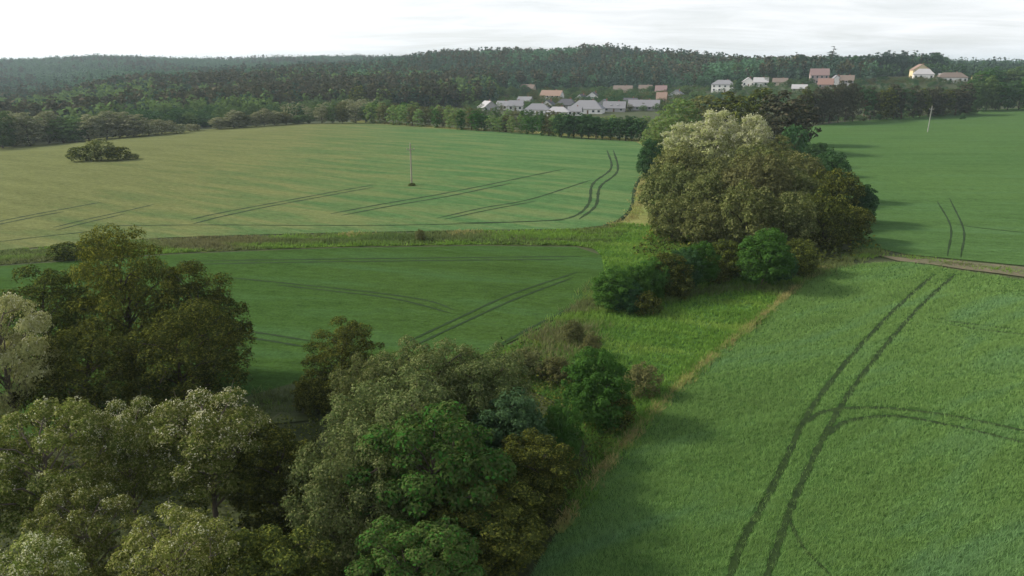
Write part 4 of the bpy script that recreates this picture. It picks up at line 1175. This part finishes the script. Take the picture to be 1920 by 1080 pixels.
HS = [
    (915, 208, 30, 6, 11, 'grey', 'pale', 'light grey roofed house at the left end of the village', dict(form='front', rz=0.5)),
    (968, 207, 26, 9, 9, 'white', 'grey', 'small white house with a grey roof, second from the left end', dict(form='gable')),
    (1008, 214, 46, 8, 11, 'white', 'grey', 'white bungalow with a broad grey hipped roof', dict(form='hip', win=5)),
    (1046, 218, 40, 8, 9, 'white', 'pale', 'long white bungalow nearest to the deep green trees', dict(form='hip', win=5)),
    (985, 196, 26, 6, 8, 'grey', 'grey', 'grey house between the small white house and the orange roof', dict(form='gable')),
    (1035, 188, 40, 9, 9, 'white', 'orange', 'white two storey house with an orange red roof', dict(form='gable', storeys=2, win=4)),
    (1062, 204, 38, 6, 11, 'grey', 'dark', 'house with a dark grey roof under the orange roofed one', dict(form='hip')),
    (1100, 212, 62, 8, 15, 'white', 'grey', 'large white house with a wide grey roof in the middle of the village', dict(form='hip', win=6, depth_m=13)),
    (1112, 190, 24, 8, 9, 'white', 'dark', 'white gable fronted house with a dark roof', dict(form='front')),
    (1090, 191, 18, 7, 7, 'white', 'dark', 'small white outbuilding left of the gable fronted house', dict(form='front', win=2)),
    (1152, 209, 40, 5, 11, 'grey', 'lilac', 'low house with two bright skylights in its dark roof', dict(form='gable', skylight=2)),
    (1207, 206, 56, 4, 11, 'grey', 'lilac', 'long low building with a lilac grey roof', dict(form='gable', depth_m=12, win=5)),
    (1240, 195, 18, 9, 12, 'peach', 'orange', 'narrow peach house with a steep orange roof', dict(form='gable', depth_m=11)),
    (1239, 178, 20, 6, 11, 'pink', 'rose', 'pink house with a rose red roof above the narrow peach one', dict(form='gable')),
    (1168, 174, 34, 6, 7, 'beige', 'brown', 'beige house with a brown roof at the wood edge', dict(form='gable')),
    (1210, 173, 24, 6, 7, 'grey', 'brown', 'grey house with a brown roof left of the pink house', dict(form='gable')),
    (1268, 184, 26, 6, 9, 'grey', 'grey', 'grey roofed house right of the narrow peach house', dict(form='front')),
    (1290, 158, 30, 5, 7, 'grey', 'brown', 'brownish roofed house high at the wood edge', dict(form='gable')),
    (990, 172, 26, 6, 7, 'beige', 'brown', 'brown roofed house left of and above the orange roof', dict(form='gable')),
    (1355, 172, 40, 13, 8, 'white', 'grey', 'large white block house with a flat looking grey roof', dict(form='hip', storeys=2, win=4)),
    (1402, 162, 22, 8, 8, 'white', 'pale', 'left one of the twin white houses with pale roofs', dict(form='front')),
    (1426, 162, 26, 8, 8, 'white', 'pale', 'right one of the twin white houses with pale roofs', dict(form='gable')),
    (1462, 160, 26, 6, 7, 'beige', 'brown', 'beige house right of the twin white houses', dict(form='gable')),
    (1498, 172, 26, 6, 7, 'beige', 'pale', 'low beige house with a pale roof below the pink building', dict(form='gable')),
    (1534, 158, 32, 17, 11, 'pink', 'rose', 'tall pink building with a rose red roof', dict(form='gable', storeys=2, win=4)),
    (1547, 166, 26, 8, 10, 'pink', 'red', 'red roofed house in front of the tall pink building', dict(form='gable')),
    (1566, 162, 22, 10, 10, 'white', 'grey', 'white gable fronted house right of the red roof', dict(form='front', storeys=2, win=2)),
    (1586, 162, 24, 11, 9, 'grey', 'brown', 'grey two storey house at the right end of the middle cluster', dict(form='gable', storeys=2)),
    (1723, 145, 30, 13, 10, 'cream', 'orange', 'cream yellow house, highest in the right cluster', dict(form='front', storeys=2, Y=720)),
    (1729, 155, 34, 10, 10, 'white', 'pale', 'white house with a pale hipped roof below the cream one', dict(form='hip', win=4, Y=660)),
    (1783, 158, 50, 9, 9, 'white', 'brown', 'long white bungalow with a brownish roof in the right cluster', dict(form='hip', win=6, Y=650)),
    (1775, 146, 34, 7, 6, 'white', 'pale', 'white house with a pale roof behind the long bungalow', dict(form='gable', Y=720)),
    (1833, 152, 24, 8, 8, 'cream', 'red', 'cream house with a red roof at the wood by the right edge', dict(form='gable', Y=660))]
HS += [
    (944, 205, 22, 7, 8, 'white', 'grey', 'little white house between the left end house and the small white one', dict(form='gable')),
    (1028, 204, 24, 6, 9, 'white', 'dark', 'dark roofed house behind the broad grey hipped roof', dict(form='front')),
    (1078, 216, 24, 7, 8, 'white', 'grey', 'small white house between the long bungalow and the large grey roof', dict(form='gable')),
    (1132, 203, 26, 6, 9, 'grey', 'grey', 'grey house right behind the large white house', dict(form='front')),
    (1182, 199, 24, 6, 8, 'white', 'dark', 'white house behind the long low building', dict(form='gable'))]
for a in HS: house(*a[:7], a[7], **a[8])

# ------------------------------------------------------------------ power poles
M_pole = plain_mat('weathered_pole', (0.32, 0.295, 0.225), (0.24, 0.22, 0.165), 4, 0.9, 0.4, stretch=(1, 1, 0.1))
M_insul = plain_mat('insulator', (0.35, 0.30, 0.26), (0.25, 0.22, 0.2), 4, 0.4); M_conc = plain_mat('concrete', (0.33, 0.33, 0.29), (0.26, 0.26, 0.23), 3, 0.9, 0.3)


def power_pole(px, base, top, label, rz, lean=0.0, concrete=False):
    g = G(px, base); h = z_at(top, g.y) - g.z; m = M_conc if concrete else M_pole
    e = empty('power_pole', g, rz); e.rotation_euler = (0, lean, rz); tag(e, label, 'power pole', 'power poles')
    p = MB(); p.tube([(0, 0, -0.6), (0, 0, h * 0.5), (0, 0, h)], [0.22, 0.18, 0.14], 10); link('pole', p.mesh('pole', m), e)
    c = MB(); c.box(-0.95, 0.95, -0.2, -0.08, h - 1.35, h - 1.2); c.tube([(-0.6, -0.14, h - 1.3), (0, -0.17, h - 2.0), (0.6, -0.14, h - 1.3)], [0.03] * 3, 4)
    co = link('crossarm', c.mesh('crossarm', m), e)
    for xx in (-0.85, 0.85):
        i = MB(); i.tube([(xx, -0.14, h - 1.2), (xx, -0.14, h - 1.08), (xx, -0.14, h - 1.0), (xx, -0.14, h - 0.9)], [0.03, 0.09, 0.07, 0.04], 8); link('insulator', i.mesh('insulator', M_insul), co)
    i = MB(); i.tube([(0, 0, h), (0, 0, h + .1), (0, 0, h + .2), (0, 0, h + .32)], [0.04, 0.10, 0.08, 0.04], 8); link('insulator', i.mesh('insulator', M_insul), e)
    return e


power_pole(772, 347, 270, 'pale wooden power pole standing in the upper left field', 0.4)
power_pole(1739, 248, 199, 'power pole standing in the far right field before the dark trees', -0.5, math.radians(1.2), True)

# ------------------------------------------------------------------ undergrowth
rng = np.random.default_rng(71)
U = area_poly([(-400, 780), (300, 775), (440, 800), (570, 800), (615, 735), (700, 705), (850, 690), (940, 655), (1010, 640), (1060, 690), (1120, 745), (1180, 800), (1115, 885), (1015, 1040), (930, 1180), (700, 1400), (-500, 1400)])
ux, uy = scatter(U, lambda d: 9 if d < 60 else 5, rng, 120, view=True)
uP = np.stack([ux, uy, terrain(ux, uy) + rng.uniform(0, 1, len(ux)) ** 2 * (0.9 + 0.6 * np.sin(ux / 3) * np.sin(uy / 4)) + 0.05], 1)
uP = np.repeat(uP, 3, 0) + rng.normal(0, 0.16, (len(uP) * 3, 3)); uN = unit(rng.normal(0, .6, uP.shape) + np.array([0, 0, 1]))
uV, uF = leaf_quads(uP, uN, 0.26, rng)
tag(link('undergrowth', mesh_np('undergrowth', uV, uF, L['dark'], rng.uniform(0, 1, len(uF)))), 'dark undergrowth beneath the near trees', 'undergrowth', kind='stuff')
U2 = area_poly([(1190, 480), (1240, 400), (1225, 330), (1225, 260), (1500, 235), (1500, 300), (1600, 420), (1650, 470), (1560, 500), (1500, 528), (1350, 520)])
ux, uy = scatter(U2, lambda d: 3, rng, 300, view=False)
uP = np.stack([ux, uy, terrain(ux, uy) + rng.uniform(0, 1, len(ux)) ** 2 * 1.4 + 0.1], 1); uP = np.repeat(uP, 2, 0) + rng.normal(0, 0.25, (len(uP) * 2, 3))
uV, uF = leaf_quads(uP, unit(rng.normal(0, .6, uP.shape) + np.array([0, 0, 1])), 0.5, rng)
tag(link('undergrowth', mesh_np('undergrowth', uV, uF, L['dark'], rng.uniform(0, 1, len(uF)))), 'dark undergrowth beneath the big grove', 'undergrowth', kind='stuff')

# ------------------------------------------------------------------ air
HAZE_DENSITY = 0.00012
hb = MB(); hb.box(-9500, 9500, -9500, 9500, -20, 125)
hm, hk, ho = new_mat('haze')
pv = hk.node('ShaderNodeVolumePrincipled', i_Color=(0.74, 0.90, 0.97), i_Density=HAZE_DENSITY, i_Anisotropy=0.2)
hk.l.new(pv.outputs[0], ho.inputs['Volume'])
tag(link('haze', hb.mesh('haze', hm)), 'thin pale haze in the air over the hills', 'haze', kind='stuff')
